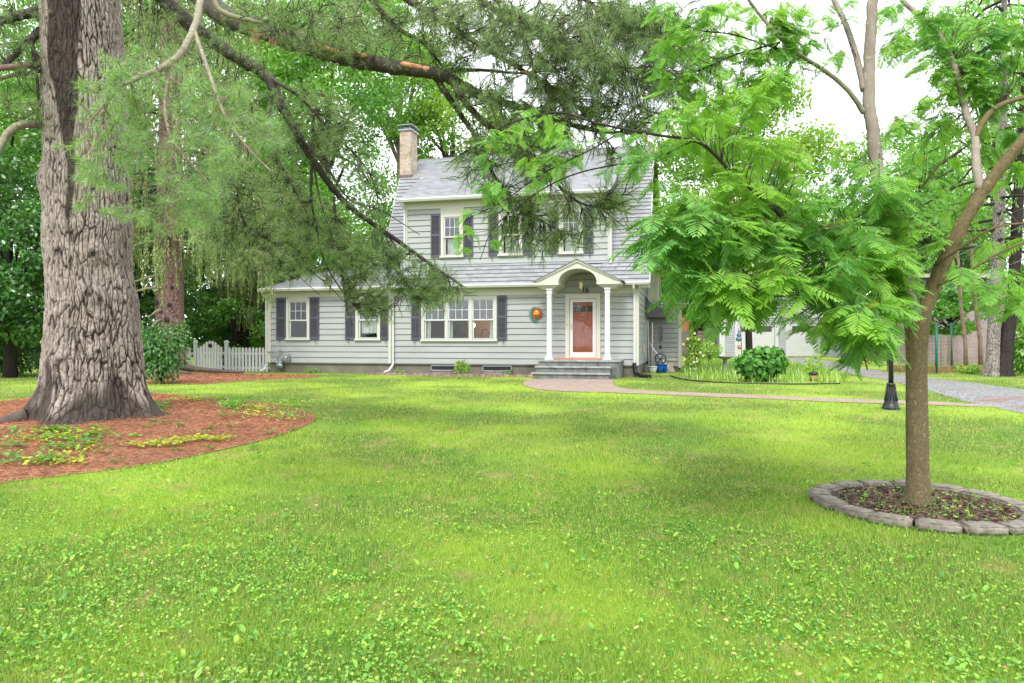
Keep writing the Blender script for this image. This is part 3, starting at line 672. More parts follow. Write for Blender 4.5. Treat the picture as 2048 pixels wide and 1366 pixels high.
def shutter(u0, u1, w0, w1, v, side, hold=True):
    q = MB(); t = .05; y0, y1 = v-.062, v-.025; mid = (w0+w1)/2+.02
    q.box(u0, u0+t, y0, y1, w0, w1); q.box(u1-t, u1, y0, y1, w0, w1)
    for z0, z1 in ((w0, w0+.09), (mid-.04, mid+.04), (w1-.09, w1)): q.box(u0+t, u1-t, y0+.002, y1-.002, z0, z1)
    for z0, z1 in ((w0+.09, mid-.04), (mid+.04, w1-.09)):
        n = int((z1-z0)/.042)
        for i in range(n):
            z = z0+(i+.5)*(z1-z0)/n; q.face([(u0+t, y0+.004, z-.02), (u1-t, y0+.004, z-.02), (u1-t, y1-.002, z+.016), (u0+t, y1-.002, z+.016)]); q.face([(u0+t, y0+.004, z-.02), (u0+t, y0+.004, z-.012), (u1-t, y0+.004, z-.012), (u1-t, y0+.004, z-.02)])
    q.box(u0+t, u1-t, y1-.004, y1, w0+.05, w1-.05)
    um = (u0+u1)/2; q.box(um-.008, um+.008, y0-.012, y0+.002, w0+.12, w1-.12)
    s = q.build('shutter', M['shutter'], house)
    if hold:
        h_ = MB(); x_ = um+.05*side; pts = [(x_, y0-.005, w0+.03), (x_, y0-.03, w0-.02), (x_+.03, y0-.03, w0-.055), (x_+.045, y0-.03, w0-.09), (x_+.01, y0-.03, w0-.12), (x_-.025, y0-.03, w0-.10), (x_-.02, y0-.03, w0-.075)]
        h_.tube(pts, .010, 6); h_.build('shutter_holder', M['iron'], s)
SH = [(554, 572.5, 1.62, 3.20, 0, -1), (621, 639.5, 1.62, 3.20, 0, 1), (691.5, 711, 1.62, 3.20, 0, -1), (762, 778.5, 1.62, 3.19, 0, 1), (823.5, 842.5, 1.60, 3.17, 0, -1), (995, 1014.5, 1.60, 3.17, 0, 1),
      (862.5, 882, 4.56, 6.14, DV, -1), (927.5, 947, 4.56, 6.14, DV, 1), (977.5, 997.5, 4.56, 6.14, DV, -1), (1045.5, 1065, 4.56, 6.14, DV, 1), (1097.5, 1117.5, 4.56, 6.14, DV, -1), (1166.5, 1187.5, 4.56, 6.14, DV, 1)]
for a, b, z0, z1, v, sd_ in SH: shutter(pu(a, v), pu(b, v)-.006, z0, z1, v, sd_)
# trim: corner boards, friezes, soffits, fascia
mb = MB()
mb.box(-13.97, -13.82, -.045, .10, FT, 3.22); mb.box(-8.99, -8.88, -.05, .0, FT, 3.22); mb.box(-.115, .045, -.05, .11, FT, 3.22); mb.box(-8.88, -8.80, -.048, 0, FT, 3.22) if False else None
mb.box(-14.05, -8.0, -.038, .06, 3.22, 3.50); mb.box(-8.0, pu(1114), -.04, .06, 3.17, 3.42); mb.box(pu(1219), .05, -.04, .06, 3.17, 3.42)
aL, aR = uc-.66, uc+.66
for a, b in ((-14.1, aL), (aR, .42)): mb.face([(a, -.36, 3.425), (b, -.36, 3.425), (b, 0, 3.425), (a, 0, 3.425)]); mb.box(a, b, -.36, -.33, 3.43, 3.52)
mb.box(-8.40, -8.27, DV-.05, DV+.10, 4.15, 6.33); mb.box(-1.0, -.86, DV-.05, DV+.10, 4.15, 6.33)
mb.box(-8.42, -.84, DV-.035, DV+.08, 6.33, 6.60); mb.face([(-8.48, -.32, 6.6), (-.8, -.32, 6.6), (-.8, .4, 6.6), (-8.48, .4, 6.6)])
mb.box(W1[0]+.1, W1[1]-.1, -.037, .06, 3.16, 3.22); mb.box(W2[0]+.1, W2[1]-.1, -.037, .06, 3.16, 3.22)
for W in DW: mb.box(W[0]-.02, W[1]+.02, DV-.036, DV+.02, 6.1, 6.33)
mb.build('trim', M['trim'], house)
for u in (.40, -9.36):   # rake boards on both gables
    for bk in (False, True):
        mb = MB()
        pts = [(gam(3.52, bk), 3.52), (gam(7.9, bk), 7.9), (4.0, 9.15)]
        pts2 = [(4.0, 8.92), (gam(7.9, bk)+(.16 if not bk else -.16), 7.78), (gam(3.52, bk)+(.19 if not bk else -.19), 3.42)]
        mb.prism([(p[0], p[1]) for p in pts+pts2], 'x', u, u+.035); mb.build('rake_board', M['trim'], house)
mb = MB()
mb.prism([(-.3, 3.52), (.1, 3.52), (.3, 3.35), (-.3, 3.35)], 'x', .05, .40)
mb.build('eave_return', M['trim'], house)
# roof
mb = MB()
def rp(v0, w0, v1, w1):
    d = math.hypot(v1-v0, w1-w0); a, b = (v1-v0)/d, (w1-w0)/d
    return (lambda s, t, n: (s, v0+a*t-b*n, w0+b*t+a*n)), d
e = .16
fn, d = rp(-.38, 3.50, .03, 4.28); courses(mb, fn, 0, d, e, .032, -9.33, .40, [(uc-.66, uc+.66, -.1, .8)])                       # pent roof below the dormer
fn2, d2 = rp(.03, 4.28, 1.84, 7.9)
courses(mb, fn2, 0, d2, e, .032, -9.33, -8.30); courses(mb, fn2, 0, d2, e, .032, -.95, .40)
fn3, d3 = rp(-.34, 6.62, 1.84, 7.9); courses(mb, fn3, 0, d3, .14, .012, -8.48, -.78)                # dormer roof
fn4, d4 = rp(1.84, 7.9, 4.0, 9.17); courses(mb, fn4, 0, d4, .14, .012, -9.33, .40)
for (p, q) in (((8.38, 3.50), (6.16, 7.9)), ((6.16, 7.9), (4.0, 9.17))):
    mb.face([(.40, p[0], p[1]), (-9.33, p[0], p[1]), (-9.33, q[0], q[1]), (.40, q[0], q[1])], [(0, 0), (9.7, 0), (9.7, 4), (0, 4)])
mb.box(-9.33, .40, 3.93, 4.07, 9.145, 9.185)
mb.face([(-8.48, -.34, 6.60), (-8.48, 1.84, 7.88), (-8.48, 1.84, 7.7), (-8.48, -.34, 6.55)])
mb.build('roof', M['shingle'], house)
mb = MB()   # wing roof, hipped at its free end
fnw, dw = rp(-.38, 3.52, 2.9, 4.50)
hip = lambda t: -14.15+t*.36
courses(mb, fnw, 0, dw, .15, .014, hip, -8.9)
mb.face([(-14.15, -.38, 3.52), (-14.15+.36*dw, 2.9, 4.5), (-14.15+.36*dw, 3.1, 4.5), (-14.15, 6.38, 3.52)], [(0, 0), (0, 3), (0, 3), (3, 3)])
mb.face([(-14.15+.36*dw, 2.9, 4.5), (-8.9, 2.9, 4.5), (-8.9, 6.38, 3.52), (-14.15, 6.38, 3.52)], [(0, 0), (5, 0), (5, 3), (0, 3)])
mb.build('wing_roof', M['shingle'], house)
# gutters and downspouts
def gutter(u0, u1, v, w_, name='gutter'):
    q = MB(); pr = [(v, w_), (v-.09, w_+.012), (v-.115, w_-.03), (v-.075, w_-.105), (v, w_-.105)]
    q.prism(pr, 'x', u0, u1); return q.build(name, M['white'], house)
gutter(-14.12, -3.35, -.362, 3.535); gutter(-.36, .42, -.362, 3.535); gutter(-8.5, -.78, -.325, 6.655)
def spout(path, name='downspout', w_=.042):
    q = MB(); q.tube(path, w_, 6, smooth=False); return q.build(name, M['white'], house)
d0 = pu(787); spout([(d0-.02, -.42, 3.45), (d0-.02, -.41, 3.36), (d0+.02, -.09, 3.12), (d0+.02, -.085, .78), (d0+.02, -.10, .70), (d0-.04, -.32, .50), (d0-.16, -.50, .43)])
d1 = pu(1269); spout([(d1, -.42, 3.45), (d1, -.38, 3.34), (d1, -.09, 3.14), (d1, -.085, .80)])
spout([(-8.38, -.36, 6.56), (-8.38, -.3, 6.50), (-8.36, DV-.09, 6.36), (-8.36, DV-.09, 4.4), (-8.36, DV-.12, 4.2)])
spout([(-.9, -.36, 6.56), (-.9, -.3, 6.50), (-.90, DV-.09, 6.36), (-.90, DV-.09, 4.4), (-.9, DV-.12, 4.2)])
spout([(-13.98, -.36, 3.45), (-13.98, -.30, 3.36), (-14.0, -.07, 3.15), (-14.0, -.06, .70), (-14.02, -.12, .5), (-14.1, -.3, .42)])
# chimney
mb = MB(); mb.box(-9.38, -8.92, 1.95, 2.62, 7.95, 9.82); ch = mb.build('chimney', M['chimney'], house)
mb = MB(); mb.box(-9.41, -8.89, 1.92, 2.65, 7.7, 8.08); mb.build('flashing', plain('flashing', (.13, .09, .09), .6, .1), ch)
mb = MB(); mb.box(-9.44, -8.86, 1.89, 2.68, 9.82, 9.87)
for a, b in ((-9.34, 1.99), (-8.98, 1.99), (-9.34, 2.56), (-8.98, 2.56)): mb.box(a, a+.03, b, b+.03, 9.87, 10.02)
mb.box(-9.46, -8.84, 1.87, 2.70, 10.02, 10.045); mb.box(-9.28, -9.02, 2.06, 2.5, 9.87, 10.0); mb.build('chimney_cap', M['steel'], ch)
# cellar windows with wells
for a, b, nm in ((864, 917, 0), (967, 1022, 1)):
    u0, u1 = pu(a), pu(b); q = MB(); q.box(u0, u1, .01, .028, .45, .70); fm = q.build('cellar_window', M['iron'], house)
    q = MB(); q.box(u0-.03, u1+.03, -.02, .015, .66, .72); q.box(u0-.05, u0, -.02, .015, .45, .66); q.box(u1, u1+.05, -.02, .015, .45, .66); q.build('window_frame', plain('blue_grey_frame', (.16, .2, .22), .6, .1), fm)
    if nm >= 0:
        q = MB(); n = 14; um, ru = (u0+u1)/2, (u1-u0)/2+.02
        for r_ in range(3):
            zz = .36+r_*.075
            q.tube([(um-ru*math.cos(PI*i/n), -.04-.40*math.sin(PI*i/n), zz) for i in range(n+1)], .042, 6)
        wl = q.build('window_well', M['graystone'], house)
# ------------------------------------------------------------ portico (part of the house)
PV = -1.30
uc = (pu(1099, -1.15)+pu(1215, -1.15))/2; hc = (pu(1215, -1.15)-pu(1099, -1.15))/2
uL, uR = pu(1069, PV), pu(1241, PV); uA = (uL+uR)/2; wA = 4.21; wE = 3.50; wB = 3.28
ar = .62; uQ = uc
mb = MB()
def archp(n=18, r=ar, rise=.42, z=None, c=None):
    c = uQ if c is None else c; z = wE if z is None else z
    return [(c+r*math.cos(PI-PI*i/n), z+rise*math.sin(PI*i/n)) for i in range(n+1)]
# pediment face with arch cut, front and depth
arc = archp(); outer = [(uL, wE), (uL, wE+.04), (uA, wA), (uR, wE+.04), (uR, wE)]
n = len(arc)
def tri_line(x):  # top line of pediment at u
    return wE+.04+(wA-wE-.04)*(1-abs(x-uA)/((uR-uL)/2))
for vv in (PV, PV+.10):
    mb.face([(uL, vv, wE), (arc[0][0], vv, wE), (arc[0][0], vv, tri_line(arc[0][0])), (uL, vv, wE+.04)])
    mb.face([(arc[-1][0], vv, wE), (uR, vv, wE), (uR, vv, wE+.04), (arc[-1][0], vv, tri_line(arc[-1][0]))])
    for p, q_ in zip(arc[:-1], arc[1:]):
        if p[0] < uA < q_[0]: mb.face([(p[0], vv, p[1]), (q_[0], vv, q_[1]), (q_[0], vv, tri_line(q_[0])), (uA, vv, wA), (p[0], vv, tri_line(p[0]))])
        else: mb.face([(p[0], vv, p[1]), (q_[0], vv, q_[1]), (q_[0], vv, tri_line(q_[0])), (p[0], vv, tri_line(p[0]))])
# raised rim along the arch and the rake
for p, q_ in zip(arc[:-1], arc[1:]): 
    mb.face([(p[0], PV-.03, p[1]), (q_[0], PV-.03, q_[1]), (q_[0]+(q_[0]-uQ)*.05, PV-.03, q_[1]+.035), (p[0]+(p[0]-uQ)*.05, PV-.03, p[1]+.035)])
    mb.face([(p[0], PV-.03, p[1]), (q_[0], PV-.03, q_[1]), (q_[0], PV, q_[1]), (p[0], PV, p[1])]); mb.face([(p[0]+(p[0]-uQ)*.05, PV-.03, p[1]+.035), (q_[0]+(q_[0]-uQ)*.05, PV-.03, q_[1]+.035), (q_[0]+(q_[0]-uQ)*.05, PV, q_[1]+.035), (p[0]+(p[0]-uQ)*.05, PV, p[1]+.035)])
mb.prism([(uL-.03, wE+.02), (uA, wA+.01), (uA, wA-.07), (uL+.10, wE+.02)], 'y', PV-.05, PV+.0)
mb.prism([(uR+.03, wE+.02), (uR-.10, wE+.02), (uA, wA-.07), (uA, wA+.01)], 'y', PV-.048, PV+.0)
# barrel
for p, q_ in zip(arc[:-1], arc[1:]): mb.face([(p[0], PV, p[1]), (q_[0], PV, q_[1]), (q_[0], -.03, q_[1]), (p[0], -.03, p[1])], smooth=True)
# entablature beams (stepped cornice) left and right, running back to the wall
for (a, b) in ((uL, uc-ar), (uc+ar, uR)):
    cs = a if a == uL else b; ci = b if a == uL else a
    mb.box(a, b, PV-.02, -.03, wE-.10, wE-.002)
    prof = 0
    for k in range(5):
        s_ = .03+.045*k
        mb.box(a+s_, b-s_, PV+s_*.8, -.03, wE-.10-.026*(k+1), wE-.10-.026*k)
mb.build('portico', M['trim'], house)
mb = MB()
mb.face([(uL-.08, PV-.09, wE+.01), (uA, PV-.09, wA+.035), (uA, .9, wA+.035), (uL-.08, .0, wE+.01)], [(0, 0), (1.4, 0), (1.4, 1.3), (0, 1.3)])
mb.face([(uA, PV-.09, wA+.035), (uR+.08, PV-.09, wE+.01), (uR+.08, 0, wE+.01), (uA, .9, wA+.035)], [(0, 0), (1.4, 0), (1.4, 1.3), (0, 1.3)])
mb.face([(uL-.08, PV-.09, wE-.015), (uA, PV-.09, wA+.01), (uA, PV-.09, wA+.035), (uL-.08, PV-.09, wE+.01)]); mb.face([(uA, PV-.09, wA+.01), (uR+.08, PV-.09, wE-.015), (uR+.08, PV-.09, wE+.01), (uA, PV-.09, wA+.035)])
mb.build('portico_roof', M['shingle'], house)
for u in (uc-hc, uc+hc):
    q = MB(); v = -1.13; s = .08
    q.prism([(u-s*1.02, 1.10), (u+s*1.02, 1.10), (u+s*.9, 3.10), (u-s*.9, 3.10)], 'y', v-s, v+s)
    for z0, z1, k in ((.955, 1.0, 1.75), (1.0, 1.045, 1.45), (1.045, 1.10, 1.2), (3.10, 3.125, 1.0), (3.0, 3.02, 1.15), (3.125, 3.17, 1.18), (3.17, 3.24, 1.02), (3.24, 3.29, 1.3)): q.box(u-s*k, u+s*k, v-s*k, v+s*k, z0, z1)
    q.build('column', M['white'], house)
# steps
def sx(px, v): return pu(px, v)
mb = MB(); a0 = pu(1076, -1.2); a1 = pu(1240, -1.2)+.02
tw = .95
mb.m = 0; mb.box(a0+.04, a1-.04, -1.28, .0, -.1, tw-.055); mb.box(a0+.02, a1-.30, -1.60, -1.28, -.1, .70); mb.box(a0-.02, a1-.31, -1.92, -1.60, -.1, .505)
mb.m = 1; mb.box(a0, a1, -1.33, .0, tw-.055, tw); mb.box(a0-.02, a1-.26, -1.65, -1.33, .705, .755); mb.box(a0-.07, a1-.27, -1.97, -1.65, .51, .56)
mb.m = 2; mb.box(uc-.88, uc+.88, -.95, -.01, tw, tw+.035)
mb.build('front_steps', [M['step'], M['tread'], M['brickred']], house, bevel=.006)
# front door
q = MB(); u0, u1, z0, z1 = DR[0], DR[1], .955, 3.18; c = .135
q.box(u0, u0+c, -.06, .12, z0, z1); q.box(u1-c, u1, -.06, .12, z0, z1); q.box(u0+c, u1-c, -.058, .12, z1-.17, z1); q.box(u0+c, u1-c, -.07, .1, z0, z0+.05)
dcase = q.build('door_frame', M['trim'], house)
q = MB(); a, b = u0+c+.012, u1-c-.012; t0, t1 = z0+.06, z1-.185
q.box(a, a+.115, -.035, .0, t0, t1); q.box(b-.115, b, -.035, .0, t0, t1); q.box(a+.115, b-.115, -.034, -.001, t0, t0+.17); q.box(a+.115, b-.115, -.034, -.001, t1-.10, t1)
storm = q.build('storm_door', M['white'], house)
q = MB(); q.box(a+.11, b-.11, -.02, -.014, t0+.165, t1-.095); q.build('glass', M['glass'], storm)
q = MB(); q.box(a+.045, a+.07, -.05, -.035, t0+.93, t0+1.16); q.tube([(a+.055, -.05, t0+1.06), (a+.06, -.09, t0+1.06), (a+.15, -.09, t0+1.055)], .011, 6); q.build('door_handle', M['brass'], storm)
q = MB(); dy = .06; q.box(a, b, dy, dy+.045, t0, t1)
ua, ub = a+.10, b-.10; um = (ua+ub)/2
fr_ = dy-.014
for (x0, x1, zz0, zz1) in ((a, ua, t0, t1), (ub, b, t0, t1), (ua, ub, t0, t0+.16), (ua, ub, t0+.86, t0+1.0), (ua, ub, t0+1.42, t0+1.52), (ua, ub, t1-.16, t1), (um-.04, um+.04, t0+.16, t0+1.42)): q.box(x0, x1, fr_, dy, zz0, zz1-.0006*(x0 == ua))
door = q.build('front_door', M['door'], house)
q = MB()
for k in range(3):
    w3 = (ub-ua)/3; x0 = ua+k*w3+.02; q.box(x0, x0+w3-.04, dy-.004, dy-.001, t0+1.55, t1-.22)
q.build('door_pane', plain('door_pane_glass', (.05, .06, .07), .08, .3, 4, spec=.8), door)
q = MB(); q.ball((um, dy-.03, t0+1.47), .028); q.tube([(um+.055*math.sin(x_), dy-.03, t0+1.385-.055*math.cos(x_)) for x_ in np.linspace(0, 2*PI, 17)], .010, 6); q.ball((um, dy-.035, t0+1.325), .024)
for s_ in (-1, 1): q.tube([(um, dy-.03, t0+1.49), (um+s_*.035, dy-.03, t0+1.53), (um+s_*.07, dy-.03, t0+1.505)], .010, 5)
q.build('door_knocker', M['brass'], door)
q = MB(); q.box(u0+.05, u0+.075, -.075, -.06, t0+1.05, t0+1.16); q.build('doorbell', M['brass'], house)
# house number
cu = bpy.data.curves.new('number', 'FONT'); cu.body = '16'; cu.size = .27; cu.extrude = .012; cu.align_x = 'CENTER'; cu.offset = .004
tmp = bpy.data.objects.new('tmp', cu); COL.objects.link(tmp); bpy.context.view_layer.update()
me = bpy.data.meshes.new_from_object(tmp.evaluated_get(bpy.context.evaluated_depsgraph_get())); bpy.data.objects.remove(tmp)
o = link_mesh('house_number', me, house, [M['iron']]); o.location = ((DR[0]+DR[1])/2+.09, -.052, 3.215); o.rotation_euler = (PI/2, 0, 0); o.scale = (.9, 1, 1)
# rear bump-out, tall bay and door hood on the side wall
mb = MB(); courses(mb, fr(5.0), .55, 2.92, .19, .03, .10, 1.32, groove=.02)
mb.face([(1.32, 5, .55), (1.32, 7.5, .55), (1.32, 7.5, 3), (1.32, 5, 3)]); mb.build('rear_addition', M['siding'], house)
mb = MB(); mb.box(1.24, 1.37, 4.95, 5.05, .5, 2.92); mb.box(.0, 1.42, 4.93, 7.55, 2.90, 3.02); mb.box(.0, 1.52, 4.82, 7.6, 3.02, 3.13); mb.box(.0, 1.56, 4.78, 7.64, 3.13, 3.17); mb.box(.02, .43, 5.02, 6.4, .5, 2.9) if False else None
mb.box(.03, .44, 5.06, 6.4, 3.17, 7.3); mb.box(.32, .46, 5.03, 5.06, 3.17, 7.3); mb.build('addition_trim', M['trim'], house)
mb = MB(); mb.box(.05, 1.30, 5.03, 7.4, .2, .55); mb.build('addition_footing', M['found'], house)
v0, v1 = 3.75, 4.85; q = MB(); n = 8; sc = 1.0
prof = [(0.02+1.0*t, 3.28-.62*t**.55*(.95)) for t in np.linspace(0, 1, n)]
for (p, r_) in zip(prof[:-1], prof[1:]): q.face([(p[0], v0, p[1]), (r_[0], v0, r_[1]), (r_[0], v1, r_[1]), (p[0], v1, p[1])], smooth=True)
q.face([(prof[0][0], v0, 2.62)]+[(p[0], v0, p[1]) for p in prof]+[(1.02, v0, 2.62)]); q.face([(prof[0][0], v1, 2.62)]+[(p[0], v1, p[1]) for p in prof]+[(1.02, v1, 2.62)])
q.box(.02, 1.05, v0-.01, v0+.01, 2.47, 2.63); q.box(.02, 1.05, v1-.01, v1+.01, 2.47, 2.63); q.box(1.03, 1.05, v0, v1, 2.47, 2.66)
aw = q.build('awning', M['awning'], house)
q = MB(); q.box(0.0, .03, 3.85, 4.75, .9, 2.9); q.build('side_door', M['white'], house)
q = MB(); q.box(0.0, .9, 3.9, 4.8, 0.1, .62); q.box(0, .9, 3.6, 3.9, .1, .5); q.build('side_steps', M['tread'], house)
q = MB(); q.box(.02, .10, 2.2, 2.45, 1.15, 1.45); q.build('electric_box', M['beige'], house)
# ------------------------------------------------------------ things on and around the house
def hthing(name, label, cat_, u, v, w_, group=None): return thing(name, label, cat_, H(u, v, w_), -TH, group)
# hanging lantern
t = hthing('porch_lantern', 'small brass lantern hanging under the arched portico', 'lantern', uc+.01, -.62, 3.44)
q = MB(); q.lathe([(.05, .56), (.055, .545), (.02, .53)], seg=10); q.tube([(0, 0, .54), (0, 0, .20)], .006, 5); q.lathe([(.012, .22), (.02, .19), (.035, .17), (.085, .10), (.09, .085), (.075, .085)], seg=8, smooth=False); q.lathe([(.055, -.12), (.03, -.15), (.008, -.17)], seg=8)
for k in range(6): a_ = PI/3*k; q.tube([(.08*math.cos(a_), .08*math.sin(a_), .085), (.055*math.cos(a_), .055*math.sin(a_), -.12)], .006, 4)
q.build('frame', M['gold'], t); q = MB(); q.lathe([(.072, .083), (.05, -.118)], seg=6, smooth=False); q.build('glass', M['frost'], t)
# sun and moon plaque
su, sw = uw(1073.5, 627.5); t = hthing('sun_plaque', 'orange smiling sun with teal crescent moon hung on the siding', 'wall ornament', su, -.05, sw)
q = MB(); nR = 20; pr = []
for k in range(nR*2):
    a_ = PI*k/nR; r_ = .275 if k % 4 == 0 else (.23 if k % 2 == 0 else .15); pr.append((r_*math.cos(a_), r_*math.sin(a_)))
q.prism(pr, 'y', -.025, -.008); q.build('rays', M['rust'], t)
q = MB(); q.ball((.01, -.028, .01), .112, 18, 10, (1, .42, 1)); q.ball((.01, -.085, .0), .022, 8, 6, (1, .8, 1.3))
for s_ in (-1, 1): q.ball((.01+s_*.06, -.062, -.02), .035, 8, 6, (1, .5, 1))
q.build('face', M['sunface'], t)
q = MB()
for s_ in (-1, 1): q = MB(); q.tube([(.01+s_*.07, -.072, .04), (.01+s_*.05, -.084, .05), (.01+s_*.028, -.084, .038)], .007, 5); q.build('eye', M['rust'], t)
q = MB(); q.tube([(-.045, -.076, -.045), (-.015, -.083, -.065), (.035, -.083, -.065), (.065, -.076, -.045)], .008, 5); q.build('mouth', M['rust'], t)
q = MB(); o_ = [(.03+.285*math.cos(a_), -.01+.285*math.sin(a_)) for a_ in np.linspace(math.radians(100), math.radians(268), 20)]; i_ = [(.075+.25*math.cos(a_), .03+.255*math.sin(a_)) for a_ in np.linspace(math.radians(262), math.radians(103), 20)]
for (p, p2), (r_, r2) in zip(zip(o_[:-1], o_[1:]), zip(i_[::-1][:-1], i_[::-1][1:])):
    q.face([(p[0], -.02, p[1]), (p2[0], -.02, p2[1]), (r2[0], -.035, r2[1]), (r_[0], -.035, r_[1])]); q.face([(p[0], -.004, p[1]), (p2[0], -.004, p2[1]), (p2[0], -.02, p2[1]), (p[0], -.02, p[1])])
q.build('moon', M['teal'], t)
# gas meter
gu = pu(565); t = hthing('gas_meter', 'grey gas meter and pipes on the wall corner near the picket fence', 'gas meter', gu, -.16, .36)
q = MB(); q.ball((0, -.02, .26), .13, 12, 8, (1, .7, 1)); q.box(-.12, .12, -.09, .05, .36, .46); q.lathe([(.1, -.0), (.1, .01)], (0, -.12, .27), 12)
q.build('meter', M['steel'], t)
q = MB()
for pth in ([(-.10, 0, .45), (-.10, 0, .60), (.02, 0, .60), (.30, 0, .60), (.30, 0, .45), (.14, 0, .45)], [(-.36, 0, .40), (-.10, 0, .40)], [(.1, 0, .46), (.1, 0, .56), (-.02, .0, .56), (-.02, .02, .78), (.36, .03, .78), (.36, .1, .42)], [(-.55, .02, .78), (-.02, .02, .78)], [(-.02, .02, .78), (-.02, .02, .93)], [(-.16, 0, .02), (-.16, 0, .3), (-.10, 0, .40)]): q.tube(pth, .022, 6)
q.lathe([(.001, -.03), (.07, -.03), (.07, .03), (.001, .03)], (.26, -.03, .57), 10); q.ball((-.3, 0, .42), .06, 8, 6); q.build('pipework', M['steel'], t)
# black flexible drain
q = MB(); p0 = Vector((d1, -.09, .82)); pts = []
ctrl = [(d1, -.09, .84), (d1+.01, -.10, .62), (d1+.07, -.22, .48), (d1+.25, -.45, .425), (d1+.45, -.60, .41), (d1+.58, -.68, .41)]
for i in range(len(ctrl)-1):
    for k in range(10): a_, b_ = Vector(ctrl[i]), Vector(ctrl[i+1]); pts.append(a_.lerp(b_, k/10))
q.tube(pts, [.062+.008*(k % 2) for k in range(len(pts))], 10); o = q.build('drain_pipe', M['blackpl'], None); o.location = (HO[0], HO[1], 0); o.rotation_euler = (0, 0, -TH)
tag(o, 'black corrugated drain pipe curving off the corner downspout onto the grass', 'drain pipe')
# dining furniture and lamp behind the triple window
for k, (u, r_) in enumerate(((-5.95, .1), (-5.6, -.2))):
    t = hthing('dining_chair', 'dark chair back seen through the triple window, '+('farther from' if k == 0 else 'nearer to')+' the right curtain', 'chair', u, 2.0+.25*k, .95, 'dining chairs')
    q = MB(); q.box(-.22, .22, -.22, .22, .42, .46); q.build('seat', M['wood'], t)
    for a_ in (-.19, .19):
        for b_ in (-.19, .19): q = MB(); q.tube([(a_, b_, 0), (a_, b_, .42)], .02, 6); q.build('leg', M['wood'], t)
    q = MB(); q.tube([(-.19, .2, .46), (-.2, .23, .8), (-.12, .25, 1.02), (0, .25, 1.08), (.12, .25, 1.02), (.2, .23, .8), (.19, .2, .46)], .02, 6)
    for x_ in (-.1, 0, .1): q.tube([(x_, .2, .46), (x_, .25, 1.04)], .01, 5)
    q.build('backrest', M['wood'], t)
t = hthing('dining_table', 'brown dining table seen low through the middle pane of the triple window', 'table', -6.6, 2.2, .95)
q = MB(); q.lathe([(.001, .72), (.55, .72), (.55, .76), (.001, .76)], seg=20); q.build('tabletop', M['wood'], t); q = MB(); q.lathe([(.3, 0), (.06, .1), (.07, .5), (.12, .72)], seg=12); q.build('base', M['wood'], t)
t = hthing('hanging_lamp', 'glowing amber lamp hanging in the room behind the triple window', 'lamp', -6.28, 1.7, 2.1)
q = MB(); q.tube([(0, 0, .12), (0, 0, 1.17)], .008, 5); q.build('cord', M['brass'], t); q = MB(); q.ball((0, 0, .06), .085, 12, 8, (.8, .8, 1.1)); q.build('shade', M['bulb'], t)
pl = bpy.data.lights.new('room_fill_light', 'POINT'); pl.energy = 40; pl.color = (1, .66, .36); pl.shadow_soft_size = .09; lo = bpy.data.objects.new('room_fill_light', pl); COL.objects.link(lo); lo.location = H(-5.5, 2.6, 2.5)  # unseen light added away from the hanging lamp, to turn the right pane orange
# brick edging of the foundation bed
q = MB(); us = np.arange(-9.3, -3.45, .205); random.seed(3)
for u in us:
    du = .19; v_ = -.98+.04*math.sin(u*1.3)+.12*max(0, (-8.9-u)); z_ = .36+.02*random.random()
    q.box(u, u+du, v_-.05, v_+.05, z_-.06, z_+.07)
o = q.build('brick_edging', plain('edging_brick', (.30, .19, .17), .9, .35, 6, .4), None, bevel=.008); o.location = (HO[0], HO[1], 0); o.rotation_euler = (0, 0, -TH); tag(o, 'low line of reddish edging bricks along the foundation bed', 'edging')
# ------------------------------------------------------------ picket fence and gate at the left corner
def pickets(q, u0, u1, step, z0, top, w_=.062, v=.25):
    u = u0
    while u+w_ <= u1+1e-6:
        zt = top(u+w_/2); q.prism([(u, z0), (u+w_, z0), (u+w_, zt-.05), (u+w_*.75, zt-.012), (u+w_/2, zt), (u+w_*.25, zt-.012), (u, zt-.05)], 'y', v-.022, v-.002); u += step
fu = [pu(x_, .25) for x_ in (453, 540, 391, 345)]
t = hthing('picket_fence', 'white picket fence between the gate post and the house corner', 'fence', (fu[0]+fu[1])/2, .25, .33)
off = ((fu[0]+fu[1])/2)
q = MB(); pickets(q, fu[0]+.09-off, -14.0-off, .150, .03, lambda u: .98, v=0, w_=.10); q.build('pickets', M['white'], t)
q = MB(); q.box(fu[0]-off, -14.0-off, 0, .04, .15, .23); q.box(fu[0]-off, -14.0-off, 0, .04, .70, .78); q.build('rail', M['white'], t)
def post(parent, u, h_=1.16):
    q = MB(); s = .055; q.box(u-s, u+s, -s, s, -.1, h_); q.box(u-s*1.35, u+s*1.35, -s*1.35, s*1.35, h_, h_+.03); q.prism([(u-s*1.2, h_+.03), (u+s*1.2, h_+.03), (u+s*.4, h_+.10), (u-s*.4, h_+.10)], 'y', -s*1.2, s*1.2); return q.build('post', M['white'], parent)
post(t, fu[0]-off)
t = hthing('garden_gate', 'white picket garden gate with arched top and round iron medallion', 'gate', (fu[2]+fu[0])/2, .25, .33)
off = (fu[2]+fu[0])/2; hw = (fu[0]-fu[2])/2-.09
q = MB(); pickets(q, -hw, hw, .130, .05, lambda u: .98+.27*(.5+.5*math.cos(PI*u/hw)), v=0, w_=.098); q.build('pickets', M['white'], t)
q = MB(); q.box(-hw, hw, 0, .04, .18, .26); q.box(-hw, hw, 0, .04, .72, .80); q.build('rail', M['white'], t)
q = MB(); q.lathe([(.001, 0), (.07, 0), (.085, .006), (.085, .014), (.001, .014)], seg=14); o = q.build('medallion', M['iron'], t); o.rotation_euler = (PI/2, 0, 0); o.location = (0, -.025, 1.05)
